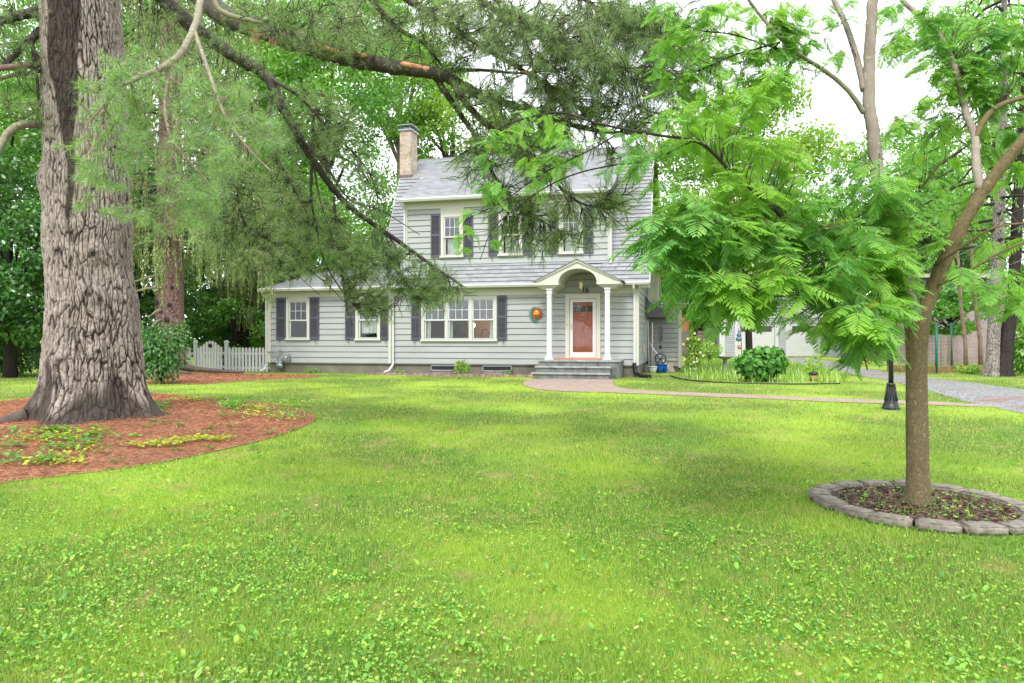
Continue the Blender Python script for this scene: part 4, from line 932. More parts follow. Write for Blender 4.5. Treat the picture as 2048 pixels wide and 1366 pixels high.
q = MB(); q.box(hw-.10, hw+.04, -.05, -.02, .58, .62); q.tube([(hw-.02, -.05, .56), (hw-.02, -.09, .60), (hw-.02, -.05, .64)], .01, 5); q.build('latch', M['iron'], t)
t = hthing('picket_fence', 'white picket fence left of the gate, partly behind the spruce trunk', 'fence', (fu[3]+fu[2])/2, .25, .33)
off = (fu[3]+fu[2])/2; q = MB(); pickets(q, fu[3]-off, fu[2]-.08-off, .150, .03, lambda u: .98, v=0, w_=.10); q.build('pickets', M['white'], t)
q = MB(); q.box(fu[3]-off, fu[2]-off, 0, .04, .15, .23); q.box(fu[3]-off, fu[2]-off, 0, .04, .70, .78); q.build('rail', M['white'], t); post(t, fu[2]-off)
# ------------------------------------------------------------ clutter by the side door
def gth(name, label, cat_, px, py, group=None, rz=-TH, dz=0):
    x_, y_ = Gp(px, py); return thing(name, label, cat_, (x_, y_, float(gz(x_, y_))+dz), rz, group)
def pot(name, label, px, py, r_, h_, mat, cat_='pot', v=3.3):
    u = pu(px, v); t = hthing(name, label, cat_, u, v, .36); q = MB(); q.lathe([(r_*.72, 0), (r_*.95, h_*.7), (r_, h_*.9), (r_*1.1, h_*.9), (r_*1.1, h_), (r_*.92, h_), (r_*.85, h_*.8), (.001, h_*.8)], seg=18); q.build('pot_body', mat, t)
    q = MB(); q.lathe([(.001, h_*.82), (r_*.86, h_*.82)], seg=18); q.build('soil', M['soil_dark'], t); return t
pot('planter', 'wide off-white planter by the side door, left of the blue pots', 1305, 750, .17, .26, M['potwhite'], v=2.9)
pot('planter', 'larger cobalt blue glazed pot beside the white planter', 1319, 749, .15, .34, M['blue'], v=3.1)
pot('planter', 'smaller cobalt blue glazed pot behind the larger one', 1329, 746, .11, .32, M['blue'], v=3.5)
wu = pu(1321, 3.6); t = hthing('garden_cart', 'white-framed garden cart with black spoked wheel behind the blue pots', 'cart', wu, 3.6, .36)
q = MB(); wr = .20; q.tube([(wr*math.cos(a_), 0, .52+wr*math.sin(a_)) for a_ in np.linspace(0, 2*PI, 25)], .022, 6)
for k in range(6): a_ = PI*k/3; q.tube([(0, 0, .52), (wr*math.cos(a_), 0, .52+wr*math.sin(a_))], .012, 5)
q.lathe([(.05, -.03), (.05, .03)], (0, 0, .52), 10); q.build('wheel', M['blackpl'], t)
q = MB(); q.tube([(-.42, .1, 1.15), (-.25, .05, .85), (0, .04, .55), (.25, .05, .25), (.33, .05, .05)], .022, 6); q.tube([(-.42, .3, 1.15), (-.25, .3, .85), (0, .3, .55), (.25, .3, .25), (.33, .3, .05)], .022, 6); q.tube([(-.42, .1, 1.15), (-.42, .3, 1.15)], .02, 6); q.tube([(.33, .05, .05), (.33, .3, .05)], .02, 6); q.build('frame', M['white'], t)
for k, (px, mt, tl, lb) in enumerate(((1298, 'white', 2.0, 'white pole leaning at the side door, nearest the wall'), (1301, 'wood', 1.7, 'thin brown broom handle leaning between two white poles'), (1305, 'white', 1.9, 'white pole leaning by the side door, farthest from the wall'))):
    u = pu(px, 3.45); q = MB(); q.tube([(0, 0, 0), (-.05+.02*k, .12, tl)], .016, 6); q.box(-.08, .08, -.02, .02, 0, .05); o = q.build('garden_pole', M[mt]); o.location = H(u, 3.45, .36); o.rotation_euler = (0, 0, -TH); tag(o, lb, 'pole', 'poles leaning by the side door')
t = hthing('stone_bench', 'tan cast stone bench against the rear addition', 'bench', pu(1341, 4.3), 4.3, .36)
q = MB(); q.box(-.24, .24, -.18, .18, .44, .52); q.build('seat', M['stone'], t, bevel=.01); q = MB(); q.prism([(-.17, 0), (.17, 0), (.14, .08), (.10, .22), (.15, .44), (-.15, .44), (-.10, .22), (-.14, .08)], 'y', -.12, .12); q.build('leg', M['stone'], t)
t = hthing('wind_chime', 'dark wind chime hanging from the awning', 'wind chime', pu(1321, 4.2), 4.2, 1.45)
q = MB(); q.lathe([(.001, .62), (.09, .62), (.09, .64), (.001, .64)], seg=12); q.tube([(0, 0, .64), (0, 0, 1.03)], .005, 4); q.tube([(0, 0, .62), (0, 0, -.1)], .004, 4); q.build('top_ring', M['iron'], t)
for k in range(5): a_ = 2*PI*k/5; q = MB(); q.tube([(.065*math.cos(a_), .065*math.sin(a_), .58), (.065*math.cos(a_), .065*math.sin(a_), .12-.06*k/5)], .014, 6); q.build('tube', M['iron'], t)
q = MB(); q.ball((0, 0, -.12), .06, 8, 6, (1, .3, 1.5)); q.build('sail', M['iron'], t)
for k, (u, s_) in enumerate(((-8.75, .16), (-3.15, 0), )): pass
#@@PROPS
# ------------------------------------------------------------------ props on the lawn and at the right
ORD = ['first', 'second', 'third', 'fourth', 'fifth', 'sixth', 'seventh', 'eighth', 'ninth', 'tenth', 'eleventh', 'twelfth', 'thirteenth', 'fourteenth', 'fifteenth', 'sixteenth', 'seventeenth', 'eighteenth']
NB = 16; random.seed(11)
for k in range(NB):
    a0 = -PI/2-2*PI*(k-.5)/NB; a1 = a0-2*PI/NB+.028; am = (a0+a1)/2; cx_, cy_ = MIM[0]+RING_R*math.cos(am), MIM[1]+RING_R*math.sin(am)
    import bmesh
    bm = bmesh.new(); jr = random.uniform(-.02, .02); r0, r1 = .76+jr, .96+jr; h_ = .078+random.uniform(-.008, .01)
    N_ = 4; vs = []
    for z_ in (0, h_):
        row = []
        for r_ in (r0, r1):
            row.append([bm.verts.new((MIM[0]+(r_+(.01*random.random()))*math.cos(a0+(a1-a0)*i/N_)-cx_, MIM[1]+r_*math.sin(a0+(a1-a0)*i/N_)-cy_, z_)) for i in range(N_+1)])
        vs.append(row)
    for i in range(N_):
        bm.faces.new([vs[1][0][i], vs[1][1][i], vs[1][1][i+1], vs[1][0][i+1]]); bm.faces.new([vs[0][0][i], vs[0][0][i+1], vs[0][1][i+1], vs[0][1][i]])
        for q_ in (0, 1): bm.faces.new([vs[0][q_][i], vs[0][q_][i+1], vs[1][q_][i+1], vs[1][q_][i]] if q_ == 0 else [vs[0][q_][i+1], vs[0][q_][i], vs[1][q_][i], vs[1][q_][i+1]])
    for i in (0, N_): bm.faces.new([vs[0][0][i], vs[0][1][i], vs[1][1][i], vs[1][0][i]])
    bmesh.ops.recalc_face_normals(bm, faces=bm.faces)
    bmesh.ops.bevel(bm, geom=[e_ for e_ in bm.edges if e_.calc_face_angle(0) > .6], offset=.018, segments=2, affect='EDGES')
    bmesh.ops.triangulate(bm, faces=bm.faces); bmesh.ops.subdivide_edges(bm, edges=bm.edges, cuts=2, use_grid_fill=True)
    for v in bm.verts:
        if v.co.z > .02: v.co += Vector((random.gauss(0, 1), random.gauss(0, 1), random.gauss(0, 1)))*.0018
    me = bpy.data.meshes.new('ring_block'); bm.to_mesh(me); bm.free(); me.polygons.foreach_set('use_smooth', np.ones(len(me.polygons), bool))
    o = link_mesh('ring_block', me, None, [M['ringstone']]); o.location = (cx_, cy_, float(gz(cx_, cy_))+.0); o.rotation_euler = (random.uniform(-.02, .02), random.uniform(-.02, .02), 0)
    lb = 'weathered block of the tree ring, '+('front-most one facing the camera' if k == 0 else ORD[k-1]+' clockwise (seen from above) after the front-most block')
    tag(o, lb, 'edging block', 'stone blocks ringing the young tree')
# low black edging line of the border
pts = [Gp(*p) for p in [(1340, 753), (1366, 760), (1420, 765.5), (1500, 768.5), (1600, 770), (1680, 769)]]; P = crom([(a, b, 0) for a, b in pts], 6); q = MB(); q.tube([(p[0], p[1], float(gz(p[0], p[1]))+.03) for p in P], .02, 6); tag(q.build('garden_edging', M['blackpl']), 'thin black plastic edging curving along the garden border beyond the walk', 'edging')
# lamp post
x_, y_ = Gp(1782, 818); t = thing('lamp_post', 'black fluted garden lamp post standing at the edge of the walk', 'lamp post', (x_, y_, float(gz(x_, y_))))
q = MB(); q.lathe([(.165, -.02), (.175, .03), (.165, .045), (.15, .05), (.15, .09), (.125, .11), (.128, .13), (.115, .15), (.095, .25), (.080, .40), (.073, .46), (.082, .47), (.082, .50), (.05, .52)], seg=24)
for k in range(12): a_ = PI*k/6; q.tube([(.118*math.cos(a_), .118*math.sin(a_), .16), (.098*math.cos(a_), .098*math.sin(a_), .26), (.078*math.cos(a_), .078*math.sin(a_), .45)], .010, 5)
q.build('base', M['iron'], t)
q = MB(); q.lathe([(.048, .50), (.044, 1.0), (.036, 1.9), (.034, 2.05), (.05, 2.06), (.05, 2.09), (.03, 2.11)], seg=16); q.build('pole', M['iron'], t)
q = MB(); q.lathe([(.05, 2.09), (.09, 2.13), (.10, 2.15)], seg=8); q.lathe([(.17, 2.44), (.15, 2.47), (.06, 2.56), (.02, 2.60), (.025, 2.63), (.001, 2.68)], seg=8, smooth=False)
for k in range(4): a_ = PI/2*k+PI/4; q.tube([(.10*math.cos(a_), .10*math.sin(a_), 2.14), (.16*math.cos(a_), .16*math.sin(a_), 2.45)], .01, 5)
hd = q.build('lantern_head', M['iron'], t); q = MB(); q.lathe([(.09, 2.15), (.145, 2.44)], seg=8, smooth=False); q.build('glass', M['frost'], hd)
# bird bath
t = gth('bird_bath', 'grey stone bird bath on a slim pedestal left of the round shrub', 'bird bath', 1450, 745)
q = MB(); q.lathe([(.16, 0), (.15, .05), (.085, .09), (.07, .2), (.075, .5), (.10, .52)], seg=16); q.build('pedestal', M['graystone'], t)
q = MB(); q.lathe([(.10, .50), (.18, .53), (.27, .58), (.29, .62), (.27, .62), (.2, .585), (.001, .57)], seg=20); q.build('basin', M['graystone'], t)
# lantern stake with hanging globes
t = gth('garden_stake', 'thin dark garden stake strung with a blue globe and a brown one', 'garden stake', 1484, 748)
q = MB(); q.tube([(0, 0, 0), (-.02, 0, 1.0), (-.06, 0, 1.95)], .014, 6); q.tube([(-.06, 0, 1.7), (-.13, 0, 1.66), (-.13, 0, 1.5)], .007, 5); q.build('pole', M['iron'], t)
q = MB(); q.ball((-.11, 0, 1.28), .115, 12, 8, (1, 1, .8)); q.lathe([(.05, 1.36), (.09, 1.42), (.03, 1.5), (.05, 1.56), (.001, 1.62)], (-.11, 0, 0), 8); q.build('blue_globe', M['globeblue'], t)
q = MB(); q.ball((-.08, 0, .98), .08, 10, 8); q.build('brown_globe', M['terra'], t)
# pots in the border
t = gth('planter', 'small terracotta pot with black rim holding a bright leafy plant', 'planter', 1627, 762)
q = MB(); q.lathe([(.10, 0), (.13, .18), (.001, .18)], seg=16); q.build('pot_body', M['terra'], t); q = MB(); q.lathe([(.14, .18), (.145, .24), (.08, .29), (.001, .29)], seg=16); q.build('rim', M['iron'], t)
def foliage(n, c, rad, ln, wr=.5, shell=.5, up=.4, lay=False):
    c = np.array(c); d = rdir(n); r_ = (shell+(1-shell)*rng.random(n)**.6)[:, None]; P = c+d*r_*np.array(rad); D = unit(d+rdir(n)*.7+np.array([0, 0, -.15])); S = unit(np.cross(D, rdir(n)*.6+np.array([0, 0, up]))+1e-6)
    if lay: D = unit(rdir(n)*.55+d*.35+np.array([0, 0, -.6])); S = unit(np.cross(D, d+rdir(n)*.3)); P = P-D*np.mean(ln)*.5
    l = rng.uniform(*ln, n); return rleaves(P, D, S, l, l*wr)
V, T = foliage(160, (0, 0, .50), (.2, .2, .27), (.06, .13)); npmesh('plant', V, T, M['leaf_yel'], t)
# round shrub by the bird bath (hydrangea)
x_, y_ = Gp(1522, 763); sz = float(gz(x_, y_)); t = thing('shrub', 'round dark green big-leaved shrub beside the bird bath', 'shrub', (x_, y_, sz))
parts = [foliage(520, (0, 0, .46), (.70, .64, .46), (.12, .21), .72, .55, 1.0, True)]
for k in range(15):
    a_ = rng.uniform(0, 2*PI); e_ = rng.uniform(.0, 1.0); parts.append(foliage(62, (.52*math.cos(a_)*math.cos(e_), .5*math.sin(a_)*math.cos(e_), .42+.40*math.sin(e_)), (.24, .24, .19), (.13, .22), .72, .5, 1.0, True))
V, T, ms = cat(parts); V = V*np.array([1.13, 1.1, 1.12]); V[:, 2] = np.maximum(V[:, 2], .01); npmesh('foliage', V, T, M['hyd'], t)
q = MB()
for k in range(9): a_ = k*.7; q.tube([(0, 0, 0), (.3*math.cos(a_), .3*math.sin(a_), .3), (.5*math.cos(a_), .5*math.sin(a_), .7)], [.02, .012, .006], 5)
q.build('stem', M['bark_dark'], t)
# little leafy bush in the foundation bed
def small_bush(name, label, u, v, r_, h_, mat, n=300, ln=(.05, .11), z=.36):
    t = hthing(name, label, 'shrub', u, v, z); V, T = foliage(n, (0, 0, h_*.55), (r_, r_, h_*.5), ln, .55, .2); npmesh('foliage', V, T, mat, t)
    q = MB(); 
    for k in range(4): q.tube([(0, 0, 0), (r_*.5*math.cos(k*1.6), r_*.5*math.sin(k*1.6), h_*.7)], [.01, .005], 5)
    q.build('stem', M['bark_dark'], t); return t
small_bush('shrub', 'lime green leafy bush between the two cellar windows', pu(924, -.6), -.6, .27, .50, M['leaf_yel'], 420)
small_bush('shrub', 'tiny green plant low in the bed right of the right cellar window', pu(1016, -.7), -.7, .12, .18, M['leaf_bright'], 90, (.03, .07))
for k, (px, w_) in enumerate(((795, .14), (805, .1))): small_bush('shrub', 'small yellowish plant near the downspout, '+('larger and closer to it' if k == 0 else 'smaller and further right'), pu(px, -.7), -.7, w_, .14, M['leaf_yel'], 80, (.03, .07))
small_bush('shrub', 'low green weed at the foot of the wing wall', pu(622, -.3), -.3, .3, .2, M['leaf_bright'], 150, (.04, .08))
# flowering bushes right of the rear addition
def bush_at(label, px, py, wpx, hpx, mat, n=900, ln=(.07, .14), flower=None, name='shrub', sq=.8, shell=.35):
    x_, y_ = Gp(px, py); k_ = y_/F; t = thing(name, label, 'shrub', (x_, y_, float(gz(x_, y_)))); rx = wpx*k_/2; h_ = hpx*k_
    pp = [foliage(n//2, (0, 0, h_*.48), (rx*.85, rx*sq*.85, h_*.48), ln, .5, shell, .4, True)]
    for _ in range(12): c_ = rdir(1)[0]*np.array([rx*.72, rx*sq*.72, h_*.36])+np.array([0, 0, h_*.52]); pp.append(foliage(n//24, c_, (rx*.34, rx*.34, h_*.24), ln, .5, .1, .4, rng.random() < .5))
    V, T, _m = cat(pp); V[:, 2] = np.maximum(V[:, 2], .0); npmesh('foliage', V, T, mat, t)
    for _ in range((flower or 0)//3):
        d = rdir(1)[0]; d[1] = -abs(d[1]); c = np.array([0, 0, h_*.55])+d*np.array([rx, rx*sq, h_*.54]); az = np.arange(6)*PI/3; D = np.stack([np.cos(az), 0*az-.3, np.sin(az)], 1)
        V, T = rleaves(np.repeat(c[None], 6, 0), D, np.stack([-np.sin(az), 0*az, np.cos(az)], 1), .06, .05); npmesh('flower', V, T, M['flower'], t)
    q = MB()
    for k in range(6): a_ = k*1.05; q.tube([(0, 0, 0), (rx*.3*math.cos(a_), rx*.3*math.sin(a_), h_*.4), (rx*.6*math.cos(a_), rx*.6*math.sin(a_), h_*.8)], [.03, .015, .006], 5)
    q.build('stem', M['bark_dark'], t); return t
bush_at('tall loose shrub with pale pink blooms beside the rear addition', 1386, 745, 46, 78, M['leaf_yel'], 1100, (.06, .13), 40)
bush_at('low lime shrub in front of the brown fence', 1418, 722, 60, 40, M['leaf_yel'], 700, (.1, .2))
bush_at('glossy laurel shrub with yellow-green tips at the right edge', 2062, 752, 110, 118, M['leaf_bright'], 2600, (.10, .2))
bush_at('low weedy clump between driveway grass and the twin trunks', 1938, 748, 60, 16, M['leaf_yel'], 350, (.06, .14))
# house far behind: garage with two doors
GT = math.radians(5); gx, gy = Gp(1440, 712.5)
gar = thing('garage', 'pale grey clapboard two-car garage with white panelled doors', 'garage', (gx, gy, float(gz(gx, gy))), -GT)
k_ = gy/F; W_ = 250*k_; q = MB(); 
courses(q, lambda s, t, n: (s, -n, t), 0, 5.4, .16, .03, 0, W_, [(1.35, 4.05, -.1, 2.45), (5.1, 7.8, -.1, 2.45)], groove=.03); q.face([(0, 6, 0), (0, 0, 0), (0, 0, 5.4), (0, 6, 5.4)]); q.face([(0, 6, 0), (W_, 6, 0), (W_, 6, 5.4), (0, 6, 5.4)]); q.face([(W_, 6, 0), (W_, 0, 0), (W_, 0, 5.4), (W_, 6, 5.4)]); q.build('wall', M['siding2'], gar)
q = MB(); q.box(-.04, .35, -.06, .02, 0, 2.9); q.box(-.1, W_+.1, -.07, .0, 2.9, 3.15); q.box(4.05, 4.3, -.05, .02, 0, 2.9); q.box(4.85, 5.1, -.05, .02, 0, 2.9); q.box(1.1, 1.35, -.05, .02, 0, 2.9); q.box(-.2, W_+.2, -.3, 0, 5.35, 5.5); q.build('trim', M['white'], gar)
for a in (1.37, 5.12):
    q = MB(); q.box(a, a+2.66, .02, .06, 0, 2.44)
    for i in range(4): q.box(a+.02, a+2.64, .012, .02, i*.61+.02, i*.61+.59)
    d_ = q.build('garage_door', M['white'], gar); q = MB()
    for i in range(2): q.box(a+.2+i*1.2, a+1.25+i*1.2, .004, .012, 1.86, 2.28)
    q.build('window', M['roomdark'], d_)
q = MB(); q.prism([(-.4, 5.5), (6.4, 5.5), (3, 8.0)], 'x', -.4, W_+.4); q.build('roof', M['shingle'], gar)
# brown fence and houses beyond
def fence_run(name, label, p0, p1, h_, mat, step=2.4):
    a, b = Vector(p0), Vector(p1); d = (b-a); L_ = d.length; t = thing(name, label, 'fence', (a.x, a.y, float(gz(a.x, a.y))), math.atan2(d.y, d.x))
    q = MB(); q.box(0, L_, -.02, .02, .05, h_)
    for i in range(3): q.box(0, L_, -.05, -.02, .25+i*(h_-.45)/2, .33+i*(h_-.45)/2)
    q.build('panel', mat, t); q = MB(); i = 0
    while i <= L_: q.box(i-.06, i+.06, -.09, -.05, 0, h_+.08); i += step
    q.build('posts', mat, t); return t
a = Gp(1360, 713); b = Gp(1446, 712); fence_run('board_fence', 'dark brown board fence running from the rear addition to the garage', (a[0], a[1], 0), (b[0], b[1], 0), 1.95, M['brownfence'])
def simple_house(label, px, Yd, wpx, wallh, mat, roofm, rz=0, depth=6, roofh=1.6, name='neighbour_house'):
    x_ = (px-CXP)/F*Yd; W2_ = wpx/F*Yd; t = thing(name, label, 'house', (x_, Yd, float(gz(x_, Yd))), rz); q = MB()
    courses(q, lambda s, t_, n: (s, -n, t_), 0, wallh, .2, .015, 0, W2_); q.box(0.01, W2_-.01, 0.01, depth, 0, wallh); q.build('wall', mat, t)
    q = MB(); q.prism([(-.4, wallh), (depth+.4, wallh), (depth/2, wallh+roofh)], 'x', -.4, W2_+.4); q.build('roof', roofm, t)
    for i in range(max(1, int(W2_/2.6))):
        xx = (i+.5)*W2_/max(1, int(W2_/2.6)); q = MB(); q.box(xx-.55, xx+.55, -.06, -.018, 1.0, 2.2); wn = q.build('window', M['white'], t); q = MB(); q.box(xx-.45, xx+.45, -.07, -.061, 1.1, 2.1); q.build('pane', M['glassdk'], wn)
    return t
simple_house('pale neighbouring house with red-brown wall, glimpsed above the brown fence', 1378, 62, 70, 4.2, M['redwall'], M['shingle'], depth=5)
simple_house('beige low house behind the wire garden enclosure', 1788, 52, 110, 3.0, M['beige'], M['redwall'], depth=5, roofh=.9)
x_, y_ = Gp(1915, 728); t = thing('garden_shed', 'pale grey shed with slanted roof behind the wire enclosure', 'shed', (x_, y_+2, float(gz(x_, y_))))
q = MB(); q.prism([(-.6, 0), (1.6, 0), (1.6, 3.0), (-.6, 2.5)], 'y', 0, 2.5); q.build('wall', M['siding2'], t); q = MB(); q.prism([(-.75, 2.5), (1.75, 3.05), (1.75, 3.17), (-.75, 2.62)], 'y', -.2, 2.7); q.build('roof', M['brownfence'], t)
x_, y_ = Gp(2010, 740); t = thing('stone_wall_building', 'weathered purplish building wall behind the twin trunks', 'building', (x_+.5, y_+9, .36))
q = MB(); q.box(0, 6, 0, .4, 0, 4.6); q.build('wall', M['flash2'] if 'flash2' in M else M.setdefault('flash2', plain('old_wall', (.27, .22, .23), .95, .25, .9)), t); q = MB(); q.box(-.2, 6.2, -.2, .6, 4.6, 4.8); q.build('coping', M['beige'], t)
# wire garden enclosure with green posts
P_ = [Gp(1776, 742), Gp(1873, 747), Gp(1902, 740), Gp(1980, 742), Gp(1882, 733), Gp(1780, 731)]
t = thing('garden_enclosure', 'wire mesh garden enclosure with green posts and a plank border', 'fence', (P_[1][0], P_[1][1], .36))
o0 = Vector((P_[1][0], P_[1][1]))
hts = {0: 1.75, 1: 1.8, 2: 1.95, 3: 1.5, 4: 1.5, 5: 1.6}
for i, p in enumerate(P_): q = MB(); d = Vector(p)-o0; q.tube([(d.x, d.y, -.1), (d.x, d.y, hts[i])], .045, 8); q.build('post', M['greenpost'], t)
q = MB(); loop = [0, 1, 2, 3]
for (i, j) in ((0, 1), (1, 2), (2, 3), (5, 4), (4, 3)):
    a, b = Vector(P_[i])-o0, Vector(P_[j])-o0; L_ = (b-a).length; n = int(L_/.14)
    for k in range(n+1): c = a.lerp(b, k/n); q.tube([(c.x, c.y, .15), (c.x, c.y, 1.45)], .0055, 3, caps=False)
    for k in range(9): z_ = .2+k*.15; q.tube([(a.x, a.y, z_), (b.x, b.y, z_)], .0055, 3, caps=False)
q.build('wire_mesh', M['mesh_wire'], t)
q = MB()
for (i, j) in ((0, 1), (1, 3)):
    a, b = Vector(P_[i])-o0, Vector(P_[j])-o0; d = (b-a).normalized(); nn = Vector((-d.y, d.x))*.05
    A = [a-nn, b-nn, b+nn, a+nn]; z0, z1 = -.05, .26
    q.face([(p.x, p.y, z1) for p in A]); 
    for k in range(4): p, r_ = A[k], A[(k+1) % 4]; q.face([(p.x, p.y, z0), (r_.x, r_.y, z0), (r_.x, r_.y, z1), (p.x, p.y, z1)])
q.build('plank_border', M['lumber'], t)
# overhead laundry/string wire and slim red-brown trunks behind
for (px, py, Yb, lean, w_, h_, lb) in ((1932, 746, 29.0, -.22, .085, 5.2, 'slim reddish trunk just left of the twin trunks, leaning left'), (1962, 742, 31.0, -.30, .10, 6.0, 'slim reddish trunk nearer the twin trunks, curved')):
    x_, y_ = Gp(px, py); t = thing('slim_tree', lb, 'tree', (x_, y_, float(gz(x_, y_))), 0, 'slim trunks by the enclosure')
    q = MB(); q.tube([(0, 0, -.1), (lean*.1, 0, h_*.2), (lean*.9, 0, h_*.5), (lean*1.3, 0, h_*.8), (lean*1.6, .1, h_)], [w_, w_*.85, w_*.75, w_*.65, w_*.5], 9); q.build('trunk', M['redpole'], t)
    V, T = foliage(700, (lean*1.6, 0, h_+.6), (1.3, 1.2, 1.1), (.12, .22), .5, .2); npmesh('crown', V, T, M['leaf_mid'], t)
# bins and parked things glimpsed through the leaves beside the garage
x_, y_ = Gp(1697, 727); t = thing('wheeled_bin', 'dark blue-grey wheeled bin standing beside the driveway', 'bin', (x_, y_, float(gz(x_, y_))))
q = MB(); q.prism([(-.26, 0), (.26, 0), (.32, 1.25), (-.32, 1.25)], 'y', -.3, .3); q.build('body', M['bin'] if 'bin' in M else M.setdefault('bin', plain('bin_plastic', (.05, .052, .085), .4, .1)), t)
q = MB(); q.prism([(-.35, 1.25), (.35, 1.25), (.33, 1.33), (-.33, 1.33)], 'y', -.36, .34); q.build('lid', M['bin'], t)
for s_ in (-1, 1): q = MB(); q.tube([(s_*.27, .3, .1), (s_*.33, .3, .1)], .1, 12); q.build('wheel', M['blackpl'], t)
#@@TREES
# ------------------------------------------------------------------ trees
def vnoise(x, y, seed=0, px=0):
    xi = np.floor(x).astype(int); yi = np.floor(y).astype(int); xf = x-xi; yf = y-yi
    xf = xf*xf*(3-2*xf); yf = yf*yf*(3-2*yf)
    def h(a, b):
        if px: a = a % px
        n = (a*374761393+b*668265263+seed*974711) & 0x7fffffff; n = ((n ^ (n >> 13))*1274126177) & 0x7fffffff; return ((n ^ (n >> 16)) & 0xffff)/65535.0
    return (h(xi, yi)*(1-xf)+h(xi+1, yi)*xf)*(1-yf)+(h(xi, yi+1)*(1-xf)+h(xi+1, yi+1)*xf)*yf
def trunk_mesh(name, prof, mat, parent, nseg=160, dz=.03, cell=(9, 1.7), depth=.03, lobes=0, lobe_h=.6, flr=.18, stainf=None, seed=1, knots=(), loc=(0, 0)):
    """prof: list of (z, cx, cy, r); high-resolution furrowed bark"""
    pr = np.array(prof, float); zz = np.arange(pr[0, 0], pr[-1, 0], dz); cxs = np.interp(zz, pr[:, 0], pr[:, 1]); cys = np.interp(zz, pr[:, 0], pr[:, 2]); rs = np.interp(zz, pr[:, 0], pr[:, 3])
    th = np.linspace(0, 2*PI, nseg, endpoint=False); TT, ZZ = np.meshgrid(th, zz); R = rs[:, None]*np.ones_like(TT)
    rm = float(np.median(rs)); per = int(round(2*PI*rm*cell[0])); a = TT/(2*PI)*per; zc = ZZ*cell[1]
    def voro(a_, z_, per_, sd_):
        ai = np.floor(a_).astype(int); zi = np.floor(z_).astype(int); f1 = np.full(a_.shape, 9.0); f2 = np.full(a_.shape, 9.0)
        for da in (-1, 0, 1):
            for dz_ in (-1, 0, 1):
                ca = ai+da; cz = zi+dz_; h = ((ca % per_)*374761393+cz*668265263+sd_*97471) & 0x7fffffff; h = ((h ^ (h >> 13))*1274126177) & 0x7fffffff
                jx = ((h ^ (h >> 16)) & 0xfff)/4095.0; jz = ((h >> 8) & 0xfff)/4095.0; d = np.hypot(ca+.1+.8*jx-a_, (cz+jz-z_)*.9); k = d < f1; f2 = np.where(k, f1, np.minimum(f2, d)); f1 = np.where(k, d, f1)
        return f2-f1
    wx = 1.0*(vnoise(a*.5, zc*.8, seed+5, max(1, per//2))-.5)+.35*(vnoise(a*2, zc*4, seed+6, per*2)-.5); wz = .6*(vnoise(a, zc*2, seed+7, per)-.5)
    n2 = vnoise(2*a, zc*3+3, seed+1, 2*per); n3 = vnoise(4*a, zc*11, seed+2, 4*per)
    f1 = np.clip(1-voro(a+wx, zc+wz, per, seed)/.26, 0, 1); f2 = np.clip(1-voro(2*a+wx*2, zc*2.1+wz, 2*per, seed+3)/.22, 0, 1)*.55
    fis = np.maximum(f1, f2)*(.55+.6*vnoise(a*.4, zc*.7, seed+8, max(1, int(per*.4)))); disp = -depth*fis+depth*.35*(n3-.5)+depth*.4*(n2-.5)
    st0 = np.zeros_like(TT)
    if lobes:
        R = R*(1+flr*np.exp(-np.maximum(ZZ-pr[0, 0], 0)/(lobe_h*.8))); flare = np.exp(-np.maximum(ZZ-pr[0, 0], 0)/lobe_h); lb = (.5+.5*np.cos(TT*lobes+1.1))**1.5+.5*(.5+.5*np.cos(TT*(lobes+2)+.4))
        R = R+flare*lb*rm*.62+np.exp(-np.maximum(ZZ-pr[0, 0], 0)/(lobe_h*1.5))*.05*(vnoise(TT/(2*PI)*28, ZZ*2.5, 11, 28)-.5); R = R*(1+.035*np.cos(TT*3+ZZ*.7)+.02*np.cos(TT*7+ZZ))
    for (kt, kz, ka, ks) in knots:
        g_ = ((np.arctan2(np.sin(TT-kt), np.cos(TT-kt))*rm)**2+(ZZ-kz)**2)**.5/ks; R = R+ka*np.exp(-g_**2)-ka*.8*np.exp(-(g_/.38)**2); st0 = st0+.8*np.exp(-(g_/.42)**2)
    R = R+disp; V = np.stack([cxs[:, None]+R*np.cos(TT), cys[:, None]+R*np.sin(TT), ZZ], -1).reshape(-1, 3)
    nz = len(zz); i = np.arange(nz*nseg).reshape(nz, nseg); j = np.roll(i, -1, 1); T = np.stack([i[:-1], j[:-1], j[1:], i[1:]], -1).reshape(-1, 4)
    st = (stainf(TT, ZZ) if stainf else 0)+st0
    return npmesh(name, V, T, mat, parent, smooth=True, attrs={'fissure': np.clip(fis*1.5-.1, 0, 1).ravel(), 'stain': np.clip(st, 0, 1).ravel()})
class Skel:
    """limbs and the twigs that leave them; keeps nodes so that twigs start on wood"""
    def __init__(s): s.nodes = []; s.r = []
    def limb(s, pts, r0, r1, mat, parent, name='limb', seg=9, wob=.03, n=8, base=(0, 0, 0)):
        P = crom(pts, n); m_ = len(P); r_ = np.linspace(0, 1, m_)**.8*(r1-r0)+r0
        wv = rng.normal(0, wob, (m_, 3))*r_[:, None]*3; wv[0] = 0; P = P+wv
        s.nodes.append(P); q = MB(); q.tube([tuple(p-np.array(base)) for p in P], list(r_), seg); return q.build(name, mat, parent)
    def arr(s): return np.concatenate(s.nodes)
def proj(P): return CXP+F*P[:, 0]/P[:, 1], HYP-F*(P[:, 2]-CH)/P[:, 1]
def sample_poly(poly, n):
    xs = [p[0] for p in poly]; ys = [p[1] for p in poly]; ox = []; oy = []
    while len(ox) < n:
        x = rng.uniform(min(xs), max(xs), n); y = rng.uniform(min(ys), max(ys), n); k = inpoly(x, y, poly); ox += list(x[k]); oy += list(y[k])
    return np.array(ox[:n]), np.array(oy[:n])
